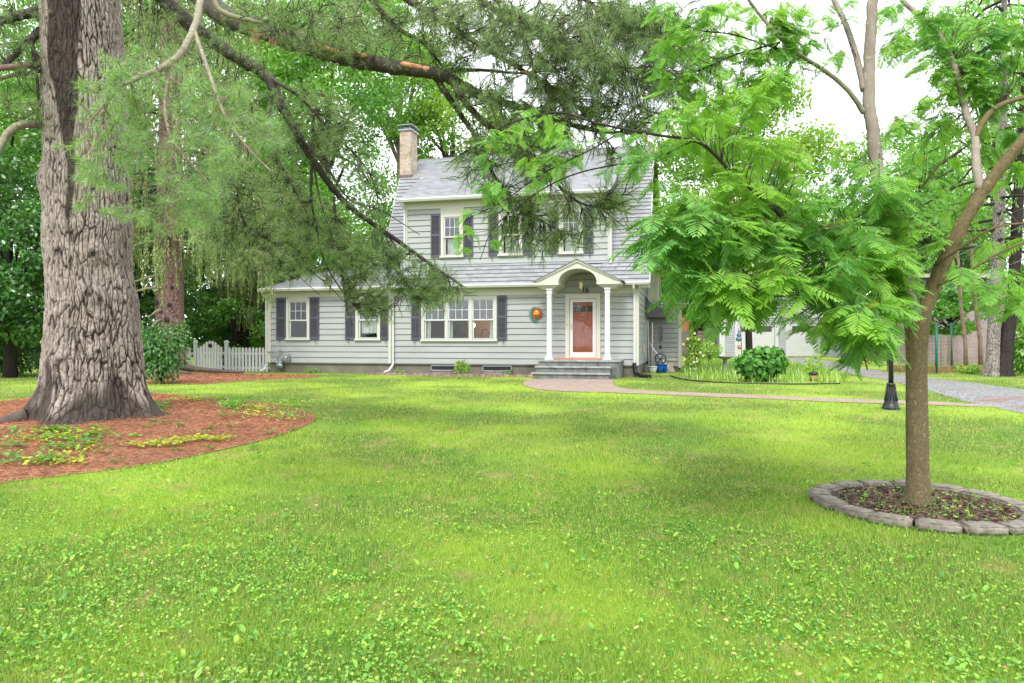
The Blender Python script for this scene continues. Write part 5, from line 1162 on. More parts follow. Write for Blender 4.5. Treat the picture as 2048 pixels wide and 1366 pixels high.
def branchlets(sk, poly, n, dep, twq, rt=.010, droop=.12, jit=.5):
    """grow n side branches from the nearest limb towards points in a region; returns list of paths"""
    nd = sk.arr(); lid = np.concatenate([np.full(len(a_), k) for k, a_ in enumerate(sk.nodes)]); npx, npy = proj(nd); px, py = sample_poly(poly, n); out = []
    for a, b in zip(px, py):
        d = np.hypot(npx-a, npy-b)*rng.uniform(.75, 1.5, len(nd))+5000*((nd[:, 1] < dep[0]-.9) | (nd[:, 1] > dep[1]+.9)); i = int(np.argmin(d)); back = int(np.clip(np.hypot(npx[i]-a, npy[i]-b)/22+rng.integers(0, 3), 0, 9))
        while back > 0 and i > 0 and lid[i-1] == lid[i]: i -= 1; back -= 1
        s_ = nd[i]; ld = unit(nd[min(i+1, len(nd)-1)]-s_) if i+1 < len(nd) and lid[i+1] == lid[i] else np.array([0, 0, -1.0])
        Yd = np.clip(s_[1]+rng.normal(0, jit), *dep); e_ = np.array(at(a, b, Yd)); L_ = np.linalg.norm(e_-s_); m_ = (s_+e_)/2+ld*L_*.09+np.array([0, 0, droop*L_])+rng.normal(0, .05, 3)*L_
        P = crom([s_, s_*.6+m_*.4+ld*L_*.05, m_, e_*.6+m_*.4+rng.normal(0, .03, 3)*L_, e_], 3); out.append(P); twq.tube([tuple(p) for p in P], list(np.linspace(min(rt*(.6+L_*.5), rt*1.5), rt*.3, len(P))), 4, caps=False)
    return out
# ---- the big white pine
px0, py0 = PINE; base_z = float(gz(*PINE))-.15
pine = thing('pine_tree', 'huge old pine with deeply furrowed grey bark, its limbs reaching over the lawn', 'tree', (0, 0, 0))
pine.location = (px0, py0, base_z); PB = (px0, py0, base_z)
def tz(pyy, Y=12.0): return CH-(pyy-HYP)/F*Y
prof = []
for pyv, l, r_ in [(840, 88, 302), (800, 90, 296), (770, 92, 292), (720, 90, 292), (660, 92, 287), (600, 95, 282), (540, 92, 268), (500, 87, 268), (455, 86, 270), (400, 88, 262), (368, 84, 262), (330, 88, 258), (200, 84, 258), (100, 80, 250), (0, 76, 241), (-150, 74, 232), (-400, 80, 215)]:
    z_ = tz(pyv)-base_z; c_ = ((l+r_)/2-CXP)/F*12.0-px0; prof.append((z_, c_, 0, (r_-l)/2/F*12.0*.87))
prof = [(-.05, prof[0][1], 0, prof[0][3]*1.04)]+[p for p in prof if p[0] > 0]
def pine_stain(T_, Z_):
    # dark wet streak on the side towards the lawn, from the top down to about three metres, and a dark root collar
    th = np.arctan2(np.sin(T_), np.cos(T_)); c = -1.47+.07*np.sin(Z_*1.9)+.04*np.sin(Z_*5.1); wdt = .07+.10*np.clip((Z_-2.8)/2.0, 0, 1)+.26*np.clip((Z_-4.6)/1.2, 0, 1)
    s_ = np.clip((wdt-np.abs(th-c))/.05+.6*(vnoise(T_*9, Z_*2, 3)-.5), 0, 1)*np.clip((Z_-2.9)/.5, 0, 1)
    r_ = np.clip((.80+.22*np.sin(T_*5)+.2*np.sin(T_*9+1)+.5*(vnoise(T_*8, Z_*3, 5)-.5)-Z_)/.3, 0, 1)
    return np.maximum(s_*.9, r_*.85)
trunk_mesh('trunk', prof, M['bark_pine'], pine, 540, .014, (15.0, 2.6), .030, lobes=5, lobe_h=.36, stainf=pine_stain, knots=[(-.95, 2.75, .07, .16), (-1.15, 2.1, .07, .17), (-1.75, 1.05, .05, .13), (-1.0, 1.2, .04, .10), (-2.9, 3.95, .09, .25), (-.9, 1.7, .04, .1)])
# surface roots and knots
q = MB()
for (pts, r0, r1) in (([(-.75, -.55, .2), (-1.1, -.75, .07), (-1.5, -.9, -.04)], .13, .04), ([(.8, .1, .2), (1.2, .15, .08), (1.7, .25, -.02)], .11, .03)):
    q = MB()
    P = crom(pts, 6); q.tube([tuple(p) for p in P], list(np.linspace(r0, r1, len(P))), 12); q.build('root', M['bark_root'], pine)

sk = Skel(); LB = lambda pts: [np.array(at(*p)) for p in pts]
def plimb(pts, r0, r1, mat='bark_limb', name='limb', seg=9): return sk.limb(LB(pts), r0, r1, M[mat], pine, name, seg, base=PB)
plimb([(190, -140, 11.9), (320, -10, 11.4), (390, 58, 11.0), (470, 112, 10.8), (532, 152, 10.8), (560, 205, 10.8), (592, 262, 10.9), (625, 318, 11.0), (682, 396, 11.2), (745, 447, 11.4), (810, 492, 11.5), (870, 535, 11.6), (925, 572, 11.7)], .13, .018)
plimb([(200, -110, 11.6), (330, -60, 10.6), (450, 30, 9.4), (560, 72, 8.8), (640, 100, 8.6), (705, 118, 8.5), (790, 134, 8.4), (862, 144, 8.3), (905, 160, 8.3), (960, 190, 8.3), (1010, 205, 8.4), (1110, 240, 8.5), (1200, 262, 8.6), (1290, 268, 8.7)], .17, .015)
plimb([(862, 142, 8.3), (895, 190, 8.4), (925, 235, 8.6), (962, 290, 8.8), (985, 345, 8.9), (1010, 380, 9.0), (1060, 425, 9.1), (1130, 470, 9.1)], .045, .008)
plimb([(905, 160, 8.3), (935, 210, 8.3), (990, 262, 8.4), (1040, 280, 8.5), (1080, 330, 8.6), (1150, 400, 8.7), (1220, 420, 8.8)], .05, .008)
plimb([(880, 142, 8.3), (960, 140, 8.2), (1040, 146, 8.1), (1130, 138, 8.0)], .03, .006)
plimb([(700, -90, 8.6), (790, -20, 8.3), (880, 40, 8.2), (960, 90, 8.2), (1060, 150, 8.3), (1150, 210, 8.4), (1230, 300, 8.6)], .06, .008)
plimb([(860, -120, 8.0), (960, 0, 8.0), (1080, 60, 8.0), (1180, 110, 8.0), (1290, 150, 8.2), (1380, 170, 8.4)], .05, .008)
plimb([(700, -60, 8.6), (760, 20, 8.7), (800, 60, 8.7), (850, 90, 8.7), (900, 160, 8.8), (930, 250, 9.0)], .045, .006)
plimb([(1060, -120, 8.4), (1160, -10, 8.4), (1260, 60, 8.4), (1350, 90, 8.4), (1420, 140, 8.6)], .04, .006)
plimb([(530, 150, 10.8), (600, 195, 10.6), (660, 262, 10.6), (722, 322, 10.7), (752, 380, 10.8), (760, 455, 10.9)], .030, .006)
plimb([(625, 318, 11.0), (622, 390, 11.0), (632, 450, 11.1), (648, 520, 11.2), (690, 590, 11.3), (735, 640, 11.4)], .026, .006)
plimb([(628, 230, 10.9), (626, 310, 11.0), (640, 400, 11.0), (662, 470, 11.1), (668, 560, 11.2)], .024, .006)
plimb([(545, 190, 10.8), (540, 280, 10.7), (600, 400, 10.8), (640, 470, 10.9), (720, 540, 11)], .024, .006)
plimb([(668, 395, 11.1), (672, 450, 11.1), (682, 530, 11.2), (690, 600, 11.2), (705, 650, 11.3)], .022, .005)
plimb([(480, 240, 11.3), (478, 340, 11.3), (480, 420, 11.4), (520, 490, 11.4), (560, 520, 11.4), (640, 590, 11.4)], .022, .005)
plimb([(745, 447, 11.4), (790, 490, 11.3), (800, 540, 11.3), (830, 600, 11.3)], .02, .005)
plimb([(590, 262, 10.9), (650, 330, 10.7), (700, 400, 10.6), (760, 420, 10.6), (840, 470, 10.6)], .022, .005)
plimb([(455, 430, 11.6), (520, 470, 11.5), (590, 520, 11.4), (650, 565, 11.3), (700, 615, 11.3)], .02, .005)
# pale lichen branch with the near spray
plimb([(405, -40, 8.0), (396, 30, 7.4), (372, 90, 6.6), (340, 125, 6.2), (290, 150, 5.9), (240, 172, 5.8), (212, 205, 5.7), (205, 250, 5.7)], .042, .010, 'bark_pale')
plimb([(388, 60, 7.0), (420, 150, 6.3), (450, 230, 6.0), (500, 300, 5.8), (545, 345, 5.8)], .022, .005, 'bark_pale')
plimb([(340, 125, 6.2), (330, 220, 6.0), (345, 300, 5.9), (330, 380, 5.9), (300, 440, 5.9)], .018, .005, 'bark_pale')
plimb([(410, -40, 7.8), (440, 20, 7.8), (520, 45, 7.8), (600, 60, 7.8), (700, 60, 7.8)], .04, .008, 'bark_pale')
# left side stubs and limbs
plimb([(88, 20, 11.8), (40, 30, 11.5), (0, 42, 11.2), (-80, 50, 11)], .09, .05); plimb([(82, 60, 11.8), (60, 80, 11.6), (30, 110, 11.4), (-10, 145, 11.2), (-70, 190, 11)], .07, .03)
plimb([(88, 128, 11.8), (50, 132, 11.5), (0, 136, 11.2), (-60, 140, 11)], .06, .04, 'bark_spruce'); plimb([(88, 140, 11.8), (45, 148, 11.5), (-10, 158, 11.2)], .035, .02, 'bark_spruce')
plimb([(96, 250, 11.8), (50, 248, 11.4), (20, 262, 11.2), (0, 292, 11.0), (-20, 340, 10.9)], .07, .045, 'bark_pale')
plimb([(62, 80, 11.6), (72, 140, 11.6), (76, 200, 11.6), (72, 245, 11.6)], .04, .012); plimb([(70, 100, 11.6), (90, 180, 11.6), (60, 230, 11.4), (10, 235, 11.2)], .02, .006)
# long orange scars on the upper limb
for pts, r_ in (([(618, 82, 8.42), (660, 98, 8.40), (700, 106, 8.38), (735, 112, 8.36)], .028), ([(800, 127, 8.30), (830, 133, 8.28), (866, 141, 8.25)], .034), ([(1040, 143, 8.05), (1070, 145, 8.03)], .012)):
    P = crom(LB(pts), 5); P = P-np.array(PB); q = MB(); q.tube([tuple(p) for p in P], [r_*.2]+[r_]*(len(P)-2)+[r_*.2], 7); q.build('bare_wood_scar', M['barewood'], pine)
twq = MB(); paths = []
REG = [  # polygon, number of side branches, depth limits, jitter
 ([(470, 0), (1330, 0), (1330, 120), (1180, 250), (1000, 235), (880, 150), (640, 100), (470, 60)], 310, (7.2, 9.6), .5),
 ([(820, 0), (1300, 0), (1380, 120), (1260, 240), (1050, 180), (900, 90)], 200, (7.2, 9.6), .5),
 ([(1180, 0), (1440, 0), (1440, 120), (1340, 230), (1250, 250)], 100, (7.6, 9), .3),
 ([(900, 180), (1250, 200), (1340, 250), (1290, 340), (1080, 350), (960, 300)], 120, (7.8, 9.6), .5),
 ([(900, 290), (1060, 290), (1090, 370), (960, 380), (905, 360)], 34, (8, 9.5), .3),
 ([(960, 370), (1130, 390), (1200, 370), (1275, 385), (1250, 440), (1170, 470), (1150, 500), (1040, 505), (980, 460)], 95, (8, 9.6), .4),
 ([(400, 130), (560, 190), (620, 320), (600, 420), (500, 420), (420, 330)], 90, (10, 12.4), .6),
 ([(400, 330), (600, 380), (690, 430), (760, 500), (740, 560), (560, 555), (430, 540), (390, 470)], 190, (10, 12.4), .7),
 ([(640, 480), (760, 480), (880, 540), (950, 585), (860, 620), (800, 600), (780, 640), (700, 600)], 165, (10.6, 12), .4),
 ([(570, 170), (700, 190), (780, 400), (760, 480), (680, 380), (620, 300)], 60, (10, 11.6), .4),
 ([(250, 0), (470, 0), (540, 130), (420, 140), (270, 120)], 45, (9, 11.5), .6),
 ([(0, 0), (80, 0), (90, 230), (0, 250)], 45, (10.6, 12), .3)]
tuC, tuD, tuL = [], [], []
for poly, n, dep, jt in REG: paths += [(p, dep) for p in branchlets(sk, poly, n, dep, twq, .009, .08, jt)]
for P, dep in paths:
    L_ = np.linalg.norm(P[-1]-P[0]); m_ = 6+int(rng.integers(0, 4)); ax = unit(P[-1]-P[-2])
    span = min(.9, .55/max(L_, .3))
    for k in range(m_):
        t = 1-span*(k/m_); i = int(t*(len(P)-1)); p = P[min(i, len(P)-1)]+(0 if i >= len(P)-1 else (P[i+1]-P[i])*(t*(len(P)-1)-i))
        d = unit(ax*.8+rdir(1)[0]*.8+np.array([0, 0, -.12])); l = rng.uniform(.12, .30)
        twq.tube([tuple(p), tuple(p+d*l*.5+np.array([0, 0, .01])), tuple(p+d*l)], [.0055, .0045, .0025], 3, caps=False)
        for s_ in np.linspace(.35, 1, 4): tuC.append(p+d*l*s_); tuD.append(d)
V_ = np.array(twq.v)-np.array(PB); twq.v = [tuple(v) for v in V_]; twq.build('twigs', M['bark_dark'], pine)
tuC = np.array(tuC); tuD = np.array(tuD); K = 10; n = len(tuC)*K
C = np.repeat(tuC, K, 0); D = unit(np.repeat(tuD, K, 0)*.75+rdir(n)*.85+np.array([0, 0, -.10])); C = C+rdir(n)*.012; S = unit(np.cross(D, rdir(n)))
wd = .0016+C[:, 1]*.00013; V, T = needles(C-np.array(PB), D, S, rng.uniform(.06, .105, n), wd); npmesh('needles', V, T, M['needle_far'], pine)
# near spray of long star-like tufts
twq = MB(); near = branchlets(sk, [(215, 118), (330, 108), (450, 120), (520, 200), (560, 290), (560, 350), (470, 350), (440, 400), (380, 460), (260, 450), (160, 400), (150, 300), (190, 240), (190, 160)], 170, (5.4, 6.5), twq, .006, .06, .3)
tc, td = [], []
for P in near:
    ax = unit(P[-1]-P[-2]); tc.append(P[-1]); td.append(ax)
    for k in range(3): d = unit(ax+rdir(1)[0]*.9); e_ = P[-1-(k % 2)]+d*rng.uniform(.08, .18); twq.tube([tuple(P[-1-(k % 2)]), tuple(e_)], [.003, .002], 3, caps=False); tc.append(e_); td.append(d)
twq.v = [tuple(v) for v in np.array(twq.v)-np.array(PB)]; twq.build('twigs', M['bark_spruce'], pine)
tc = np.array(tc); td = np.array(td); K = 46; n = len(tc)*K; C = np.repeat(tc, K, 0)-np.repeat(td, K, 0)*rng.uniform(0, .07, n)[:, None]
D = unit(np.repeat(td, K, 0)*rng.uniform(.1, 1.0, n)[:, None]+rdir(n)*.8); S = unit(np.cross(D, rdir(n))); V, T = needles(C-np.array(PB), D, S, rng.uniform(.07, .12, n), .0028); npmesh('needles', V, T, M['needle'], pine)
K = 9; n = len(tc)*K; C = np.repeat(tc, K, 0)-np.array(PB); D = unit(np.repeat(td, K, 0)*.8+rdir(n)*.6); V, T = needles(C, D, unit(np.cross(D, rdir(n))), rng.uniform(.02, .045, n), .007); npmesh('new_shoots', V, T, M['leaf_yel'], pine)
# a few dead brown tufts
tc = np.array([at(a, b, c) for a, b, c in ((515, 60, 8), (540, 30, 8), (510, 75, 8), (568, 60, 8), (1000, 88, 8), (1150, 145, 8), (1018, 262, 8.3), (545, 80, 8), (905, 80, 8.2))]); K = 60; n = len(tc)*K
C = np.repeat(tc, K, 0)+rdir(n)*.04; D = unit(rdir(n)*.5+np.array([0, 0, -1.0])); V, T = needles(C-np.array(PB), D, unit(np.cross(D, rdir(n))), rng.uniform(.06, .1, n), .004); npmesh('dead_needles', V, T, M['dead'], pine)
# ---- the weeping spruce behind the pine
def spruce(label, px, pyb, Y, rb, zt, nl, rad, zlo, mat, group=None, strands=16, ns=(.35, 1.0), lean=0, col='bark_spruce', side=None, seedz=0):
    x_ = (px-CXP)/F*Y; z0 = float(gz(x_, Y)); t = thing('spruce_tree', label, 'tree', (x_, Y, z0), 0, group)
    trunk_mesh('trunk', [(-.1, 0, 0, rb*1.12), (1.2, lean*.1, 0, rb), (5, lean*.5, 0, rb*.93), (9, lean*.8, 0, rb*.75), (zt, lean, 0, rb*.25)], M[col], t, 110, .035, (14, 7), .02, lobes=4, lobe_h=.3)
    q = MB(); Cs, Ds, Ls = [], [], []
    for k in range(nl):
        z = zlo+(zt-zlo)*k/nl; a_ = k*2.39996+rng.uniform(-.3, .3); R = rad*(1-.55*(z-zlo)/(zt-zlo))*rng.uniform(.7, 1.1)
        if side is not None and math.cos(a_-side) < -.2: R *= .5
        d = np.array([math.cos(a_), math.sin(a_), 0]); P = crom([(lean*z/zt, 0, z), tuple(d*R*.35+np.array([lean*z/zt, 0, z-.1])), tuple(d*R*.7+np.array([lean*z/zt, 0, z-.65])), tuple(d*R+np.array([lean*z/zt, 0, z-.85]))], 5)
        q.tube([tuple(p) for p in P], list(np.linspace(.055, .012, len(P))), 6)
        for s_ in range(strands):
            u = rng.uniform(.25, 1); i = u*(len(P)-1); p = P[int(i)]+(P[min(int(i)+1, len(P)-1)]-P[int(i)])*(i % 1); sd2 = np.array([-d[1], d[0], 0])*rng.normal(0, .28)+d*rng.normal(0, .1)
            L_ = rng.uniform(*ns); m_ = int(L_/.05); zz = np.arange(m_)*.05; sw = rng.normal(0, .05, 2)
            for w_ in range(3):
                c = p[None]+sd2[None]+rng.normal(0, .03, 3)*np.array([1, 1, 0])+np.stack([sw[0]*zz, sw[1]*zz, -zz+.06], 1); Cs.append(c); Ds.append(np.repeat(np.array([[sw[0], sw[1], -1.0]]), m_, 0))
    q.build('limb', M['bark_dark'], t); C = np.concatenate(Cs); D = np.concatenate(Ds); n = len(C); D = unit(D+rdir(n)*.45)
    V, T = leaves(C, D, rdir(n), rng.uniform(.07, .13, n), rng.uniform(.02, .04, n)); npmesh('needles', V, T, M[mat], t)
    return t, (x_, Y, z0)
t, b_ = spruce('weeping spruce with reddish bark standing behind the big pine by the fence', 340, 752, 25.4, .47, 19, 90, 4.3, 4.3, 'weep', strands=20, ns=(.5, 1.8))
for (y_, l, dx) in ((487, 50, .1), (548, 56, -.1), (575, 60, .0), (620, 20, 0), (640, 18, 0)):
    z_ = tz(y_, 25)-b_[2]; q = MB(); q.tube([(-.1, -.42, z_), (-l*.0176*.5, -.62, z_-.05+dx), (-l*.0176*1.2, -.7, z_-.28+dx)], [.06, .045, .02], 7); q.build('dead_stub', M['bark_pale'], t)
q = MB(); q.tube([(.3, -.35, tz(480, 25)-b_[2]), (.9, -.45, tz(484, 25)-b_[2]), (1.6, -.45, tz(490, 25)-b_[2])], [.06, .04, .02], 7); q.build('dead_stub', M['bark_pale'], t)
for (dx, y_, s_) in ((-.28, 605, .10), (.2, 610, .08), (.28, 575, .07), (-.05, 560, .11), (.1, 640, .10), (.15, 490, .09)): q = MB(); q.ball((dx, -.46, tz(y_, 25)-b_[2]), s_, 8, 6, (1, .4, 1)); q.build('knot', M['bark_dark'], t)
for pts in ([(.3, -.3, .3), (.9, -.4, .12), (1.7, -.6, .05), (2.9, -.9, .0)], [(-.3, -.35, .3), (-.7, -.7, .1), (-1.2, -1.0, 0)], [(.2, -.45, .25), (.6, -.9, .05), (1.3, -1.3, -.02)]): P = crom(pts, 5); q = MB(); q.tube([tuple(p) for p in P], list(np.linspace(.14, .04, len(P))), 8); q.build('root', M['bark_root'], t)
t, b_ = spruce('drooping spruce hanging its olive branches over the left corner of the wing', 500, 742, 31.5, .16, 8.0, 34, 1.7, 3.0, 'weep', strands=20, ns=(.5, 1.6), col='bark_dark')
spruce('twin-trunk evergreen beside the driveway, right edge', 1984, 759, 24.8, .20, 15, 60, 3.6, 4.3, 'leaf_mid', strands=10, ns=(.15, .45), lean=.45, col='bark_grey')
tt, bb = [o for o in bpy.data.objects if o.name == 'spruce_tree.002'][0], None
trunk_mesh('trunk', [(-.1, .36, -.05, .26), (1.2, .47, -.05, .22), (2.8, .68, -.05, .19), (7, .95, 0, .15), (12, 1.2, 0, .06)], M['bark_dark'], tt, 80, .04, (14, 5), .018, lobes=3, lobe_h=.2, seed=4)
# ---- broadleaf trees
def clumped(c, rad, n, ln, nc=40, shell=.55, wr=.6, up=.5, cs=.30, lo=-.9):
    c = np.array(c, float); rad = np.array(rad, float); d = rdir(nc); d[:, 2] = np.clip(d[:, 2], lo, 1); rr = (shell+(1-shell)*rng.random(nc)**.5)[:, None]; cc = c+d*rr*rad
    sz = rng.uniform(.6, 1.3, nc)*cs; k = rng.choice(nc, n, p=sz**2/np.sum(sz**2)); e_ = rdir(n)*rng.random(n)[:, None]**.45
    P = cc[k]+e_*sz[k][:, None]*np.array([1, 1, .62])*rad.mean(); D = unit(e_*.6+rdir(n)*.8+np.array([0, 0, -.35])); S = unit(np.cross(D, rdir(n)*.7+np.array([0, 0, up])))
    l = rng.uniform(*ln, n); return leaves(P, D, S, l, l*wr), cc
def btree(label, px, cyp, rx, ry, Y, mat, n, basepy=None, leafpx=(5, 10), nc=46, trunk=.2, name='broadleaf_tree', cs=.30, bark='bark_dark', group=None, shell=.45, dep=.8, tpx=None):
    C = at(px, cyp, Y); k_ = Y/F; tx = C.x if tpx is None else (tpx-CXP)/F*Y; z0 = float(gz(tx, Y)); t = thing(name, label, 'tree', (tx, Y, z0), 0, group)
    rad = (rx*k_, rx*k_*dep, ry*k_); cl = (C.x-tx, 0, C.z-z0); (V, T), cc = clumped(cl, rad, n, (leafpx[0]*k_, leafpx[1]*k_), nc, shell, cs=cs)
    npmesh('crown', V, T, M[mat], t); q = MB(); h_ = max(cl[2], .8); lx = cl[0]
    q.tube([(0, 0, -.1), (lx*.15, 0, h_*.35), (lx*.6, 0, h_*.75), (lx, 0, h_+rad[2]*.4)], [trunk*1.15, trunk*.9, trunk*.65, trunk*.2], 10)
    for p in cc[::max(1, len(cc)//16)]:
        s_ = rng.uniform(.35, .95); st = (lx*s_, 0, h_*(.45+.5*s_)); m_ = ((st[0]+p[0])/2, p[1]/2, (st[2]+p[2])/2+.1*rad[2]); q.tube([st, m_, tuple(p)], [trunk*.35, trunk*.22, trunk*.06], 6, caps=False)
    q.build('trunk', M[bark], t); return t
bt = btree
bt('tall bright maple rising behind the wing roof, left of the chimney', 655, 260, 150, 330, 40, 'leaf_mid', 36000, nc=90, trunk=.3)
bt('tallest pale green tree behind the chimney', 800, 130, 130, 190, 46, 'leaf_bright', 17000, nc=60, trunk=.3, cs=.22, bark='bark_grey', shell=.3)
bt('yellow-green tree just right of the chimney behind the roof', 905, 290, 105, 120, 44, 'leaf_yel', 9000, nc=44, trunk=.25)
bt('fresh green tree with a narrow crown between pine limb and spruce', 520, 200, 120, 320, 43, 'leaf_bright', 24000, nc=80, trunk=.3)
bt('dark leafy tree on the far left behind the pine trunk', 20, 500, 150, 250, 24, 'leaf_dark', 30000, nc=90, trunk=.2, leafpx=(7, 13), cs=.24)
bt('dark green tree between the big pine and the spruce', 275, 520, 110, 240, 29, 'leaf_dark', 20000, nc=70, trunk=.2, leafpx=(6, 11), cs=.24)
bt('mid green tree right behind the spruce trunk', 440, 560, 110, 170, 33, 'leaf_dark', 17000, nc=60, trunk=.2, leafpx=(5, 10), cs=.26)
bt('bushy bright green tree leaning over the picket fence', 470, 660, 90, 85, 31, 'leaf_mid', 9000, nc=44, trunk=.12, leafpx=(5, 10), cs=.26)
bt('olive green tree with hazy top at the upper left, behind the pine', 100, 120, 230, 270, 38, 'leaf_mid', 38000, nc=110, trunk=.3, cs=.24)
bt('mid green tree filling the gap above the gate', 330, 250, 190, 300, 41, 'leaf_mid', 26000, nc=80, trunk=.3, cs=.25)
bt('dense tree behind the roof ridge, half hidden by pine needles', 1060, 350, 150, 110, 48, 'leaf_mid', 12000, nc=50, trunk=.3)
bt('round yellow-green tree with dark slim trunk behind the round shrub', 1470, 365, 190, 205, 27.5, 'leaf_yel', 42000, nc=110, trunk=.125, tpx=1500, cs=.26, leafpx=(5, 10))
bt('small bright tree lower left of the round yellow-green one', 1360, 500, 90, 80, 34, 'leaf_yel', 7000, nc=36, trunk=.12, tpx=1395)
bt('pale green tree behind the silk tree trunk', 1800, 440, 150, 170, 44, 'leaf_mid', 20000, nc=70, trunk=.25)
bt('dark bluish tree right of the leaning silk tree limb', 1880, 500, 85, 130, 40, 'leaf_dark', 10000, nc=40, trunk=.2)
bt('tall pale tree at the upper right edge', 1990, 280, 170, 330, 46, 'leaf_bright', 26000, nc=90, trunk=.3, cs=.22)
bt('rounded tree behind the garage roof', 1650, 500, 150, 90, 72, 'leaf_mid', 9000, nc=44, trunk=.3)
bt('leafy tree over the brown fence', 1400, 590, 60, 70, 58, 'leaf_mid', 5000, nc=30, trunk=.2)
bt('green tree behind the wire garden enclosure', 1900, 620, 90, 60, 36, 'leaf_mid', 7000, nc=34, trunk=.12)
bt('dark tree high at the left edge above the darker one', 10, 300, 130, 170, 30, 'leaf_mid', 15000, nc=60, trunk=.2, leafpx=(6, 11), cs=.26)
bt('slender green tree between the spruce and the wing roof', 600, 470, 110, 130, 36, 'leaf_mid', 14000, nc=60, trunk=.15, cs=.28)
# shrub in front of spruce
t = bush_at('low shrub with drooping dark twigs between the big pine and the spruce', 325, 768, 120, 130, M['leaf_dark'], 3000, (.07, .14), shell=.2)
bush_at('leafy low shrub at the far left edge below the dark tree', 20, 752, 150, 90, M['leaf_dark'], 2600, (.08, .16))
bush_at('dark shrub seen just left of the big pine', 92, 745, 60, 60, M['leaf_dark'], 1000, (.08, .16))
# far wood closing the horizon
parts = []
for k in range(46):
    a_ = -75+k*150/45; px_ = a_; Yd = 88+rng.uniform(-6, 10); hh = rng.uniform(7, 12)+(8 if px_ < 5 else 0); (V, T), _ = clumped((px_, Yd, hh*.5), (3.4, 2.5, hh*.6), 1500, (.4, .8), 14, .3, cs=.4); parts.append((V, T))
V, T, ms = cat(parts); tag(npmesh('distant_woods', V, T, M['leaf_mid']), 'far line of green woods closing the view behind the gardens', 'woods', kind='stuff')
# ------------------------------------------------------------------ the silk tree with feathery fronds
mx, my = MIM; mz = float(gz(mx, my)); silk = thing('silk_tree', 'young silk tree with feathery fronds growing from a ring of stone blocks', 'tree', (mx, my, mz)); SB = (mx, my, mz)
def tzz(pyv, Y=my): return CH-(pyv-HYP)/F*Y
pr = []
for pyv, l, r_ in [(1014, 1806, 1864), (985, 1810, 1862), (940, 1812, 1859), (850, 1811, 1857), (760, 1811, 1855), (700, 1811, 1855), (650, 1808, 1860), (625, 1806, 1862)]:
    pr.append((tzz(pyv)-mz, ((l+r_)/2-CXP)/F*my-mx, 0, (r_-l)/2/F*my*.88))
trunk_mesh('trunk', pr, M['bark_mimosa'], silk, 90, .012, (30, 26), .0025, lobes=0, seed=8)
ss = Skel()
def slimb(pts, r0, r1, mat='bark_mimosa', name='limb', seg=10): return ss.limb([np.array(at(a, b, c)) for a, b, c in pts], r0, r1, M[mat], silk, name, seg, wob=.02, base=SB)
Y0 = my
slimb([(1830, 650, Y0), (1818, 610, Y0), (1800, 560, Y0), (1783, 505, Y0), (1768, 430, Y0), (1756, 350, Y0), (1746, 270, Y0), (1738, 200, Y0), (1740, 100, Y0), (1745, 0, Y0), (1748, -80, Y0)], .088, .045, 'bark_mimtop')
slimb([(1838, 640, Y0), (1862, 585, Y0), (1890, 520, Y0-.1), (1922, 455, Y0-.2), (1965, 385, Y0-.3), (2010, 325, Y0-.4), (2062, 262, Y0-.5), (2130, 180, Y0-.5), (2230, 60, Y0-.4), (2290, -60, Y0-.2)], .078, .035)
slimb([(1960, 380, Y0-.3), (1952, 320, Y0-.2), (1950, 275, Y0-.1), (1932, 225, Y0), (1918, 165, Y0+.1), (1900, 110, Y0+.2), (1868, 55, Y0+.3), (1825, 20, Y0+.4), (1795, -10, Y0+.5)], .040, .022, 'bark_mimtop')
slimb([(1950, 275, Y0-.1), (1972, 235, Y0-.1), (2005, 208, Y0-.1), (2060, 192, Y0-.1)], .032, .02)
slimb([(1727, 225, Y0), (1700, 185, Y0-.1), (1655, 145, Y0-.2), (1600, 110, Y0-.3), (1555, 70, Y0-.4), (1520, 30, Y0-.4), (1490, -10, Y0-.5)], .026, .012, 'bark_mimtop')
slimb([(1728, 180, Y0), (1712, 110, Y0+.1), (1692, 50, Y0+.2), (1668, 0, Y0+.3), (1650, -40, Y0+.3)], .034, .024, 'bark_mimtop')
slimb([(1765, 470, Y0), (1720, 458, Y0-.2), (1660, 455, Y0-.4), (1580, 450, Y0-.6), (1500, 445, Y0-.9), (1400, 440, Y0-1.1), (1320, 450, Y0-1.2)], .032, .008)
slimb([(1580, 450, Y0-.6), (1530, 400, Y0-.7), (1467, 349, Y0-.8), (1425, 305, Y0-.8), (1387, 281, Y0-.8), (1308, 269, Y0-.8), (1200, 248, Y0-.8), (1120, 225, Y0-.8), (1040, 240, Y0-.8), (980, 265, Y0-.8)], .020, .006, 'bark_dark')
slimb([(1387, 281, Y0-.8), (1300, 320, Y0-.8), (1230, 330, Y0-.8), (1160, 345, Y0-.8), (1100, 370, Y0-.9), (1040, 410, Y0-.9), (985, 460, Y0-1), (960, 520, Y0-1)], .010, .003, 'bark_dark')
slimb([(1240, 265, Y0-.8), (1180, 300, Y0-.9), (1080, 350, Y0-1), (1010, 400, Y0-1), (930, 440, Y0-1)], .008, .003, 'bark_dark')
slimb([(1800, 560, Y0), (1740, 560, Y0-.5), (1660, 570, Y0-.9), (1580, 590, Y0-1.2), (1500, 590, Y0-1.4)], .024, .007)
slimb([(1800, 590, Y0), (1770, 600, Y0-.6), (1740, 620, Y0-1), (1720, 670, Y0-1.2), (1735, 740, Y0-1.3)], .018, .005)
slimb([(1812, 620, Y0), (1790, 520, Y0-.4), (1715, 470, Y0-.6)], .02, .01)
slimb([(1815, 480, Y0+.5), (1812, 430, Y0+.4), (1870, 340, Y0+.3), (1920, 300, Y0+.2)], .014, .008)
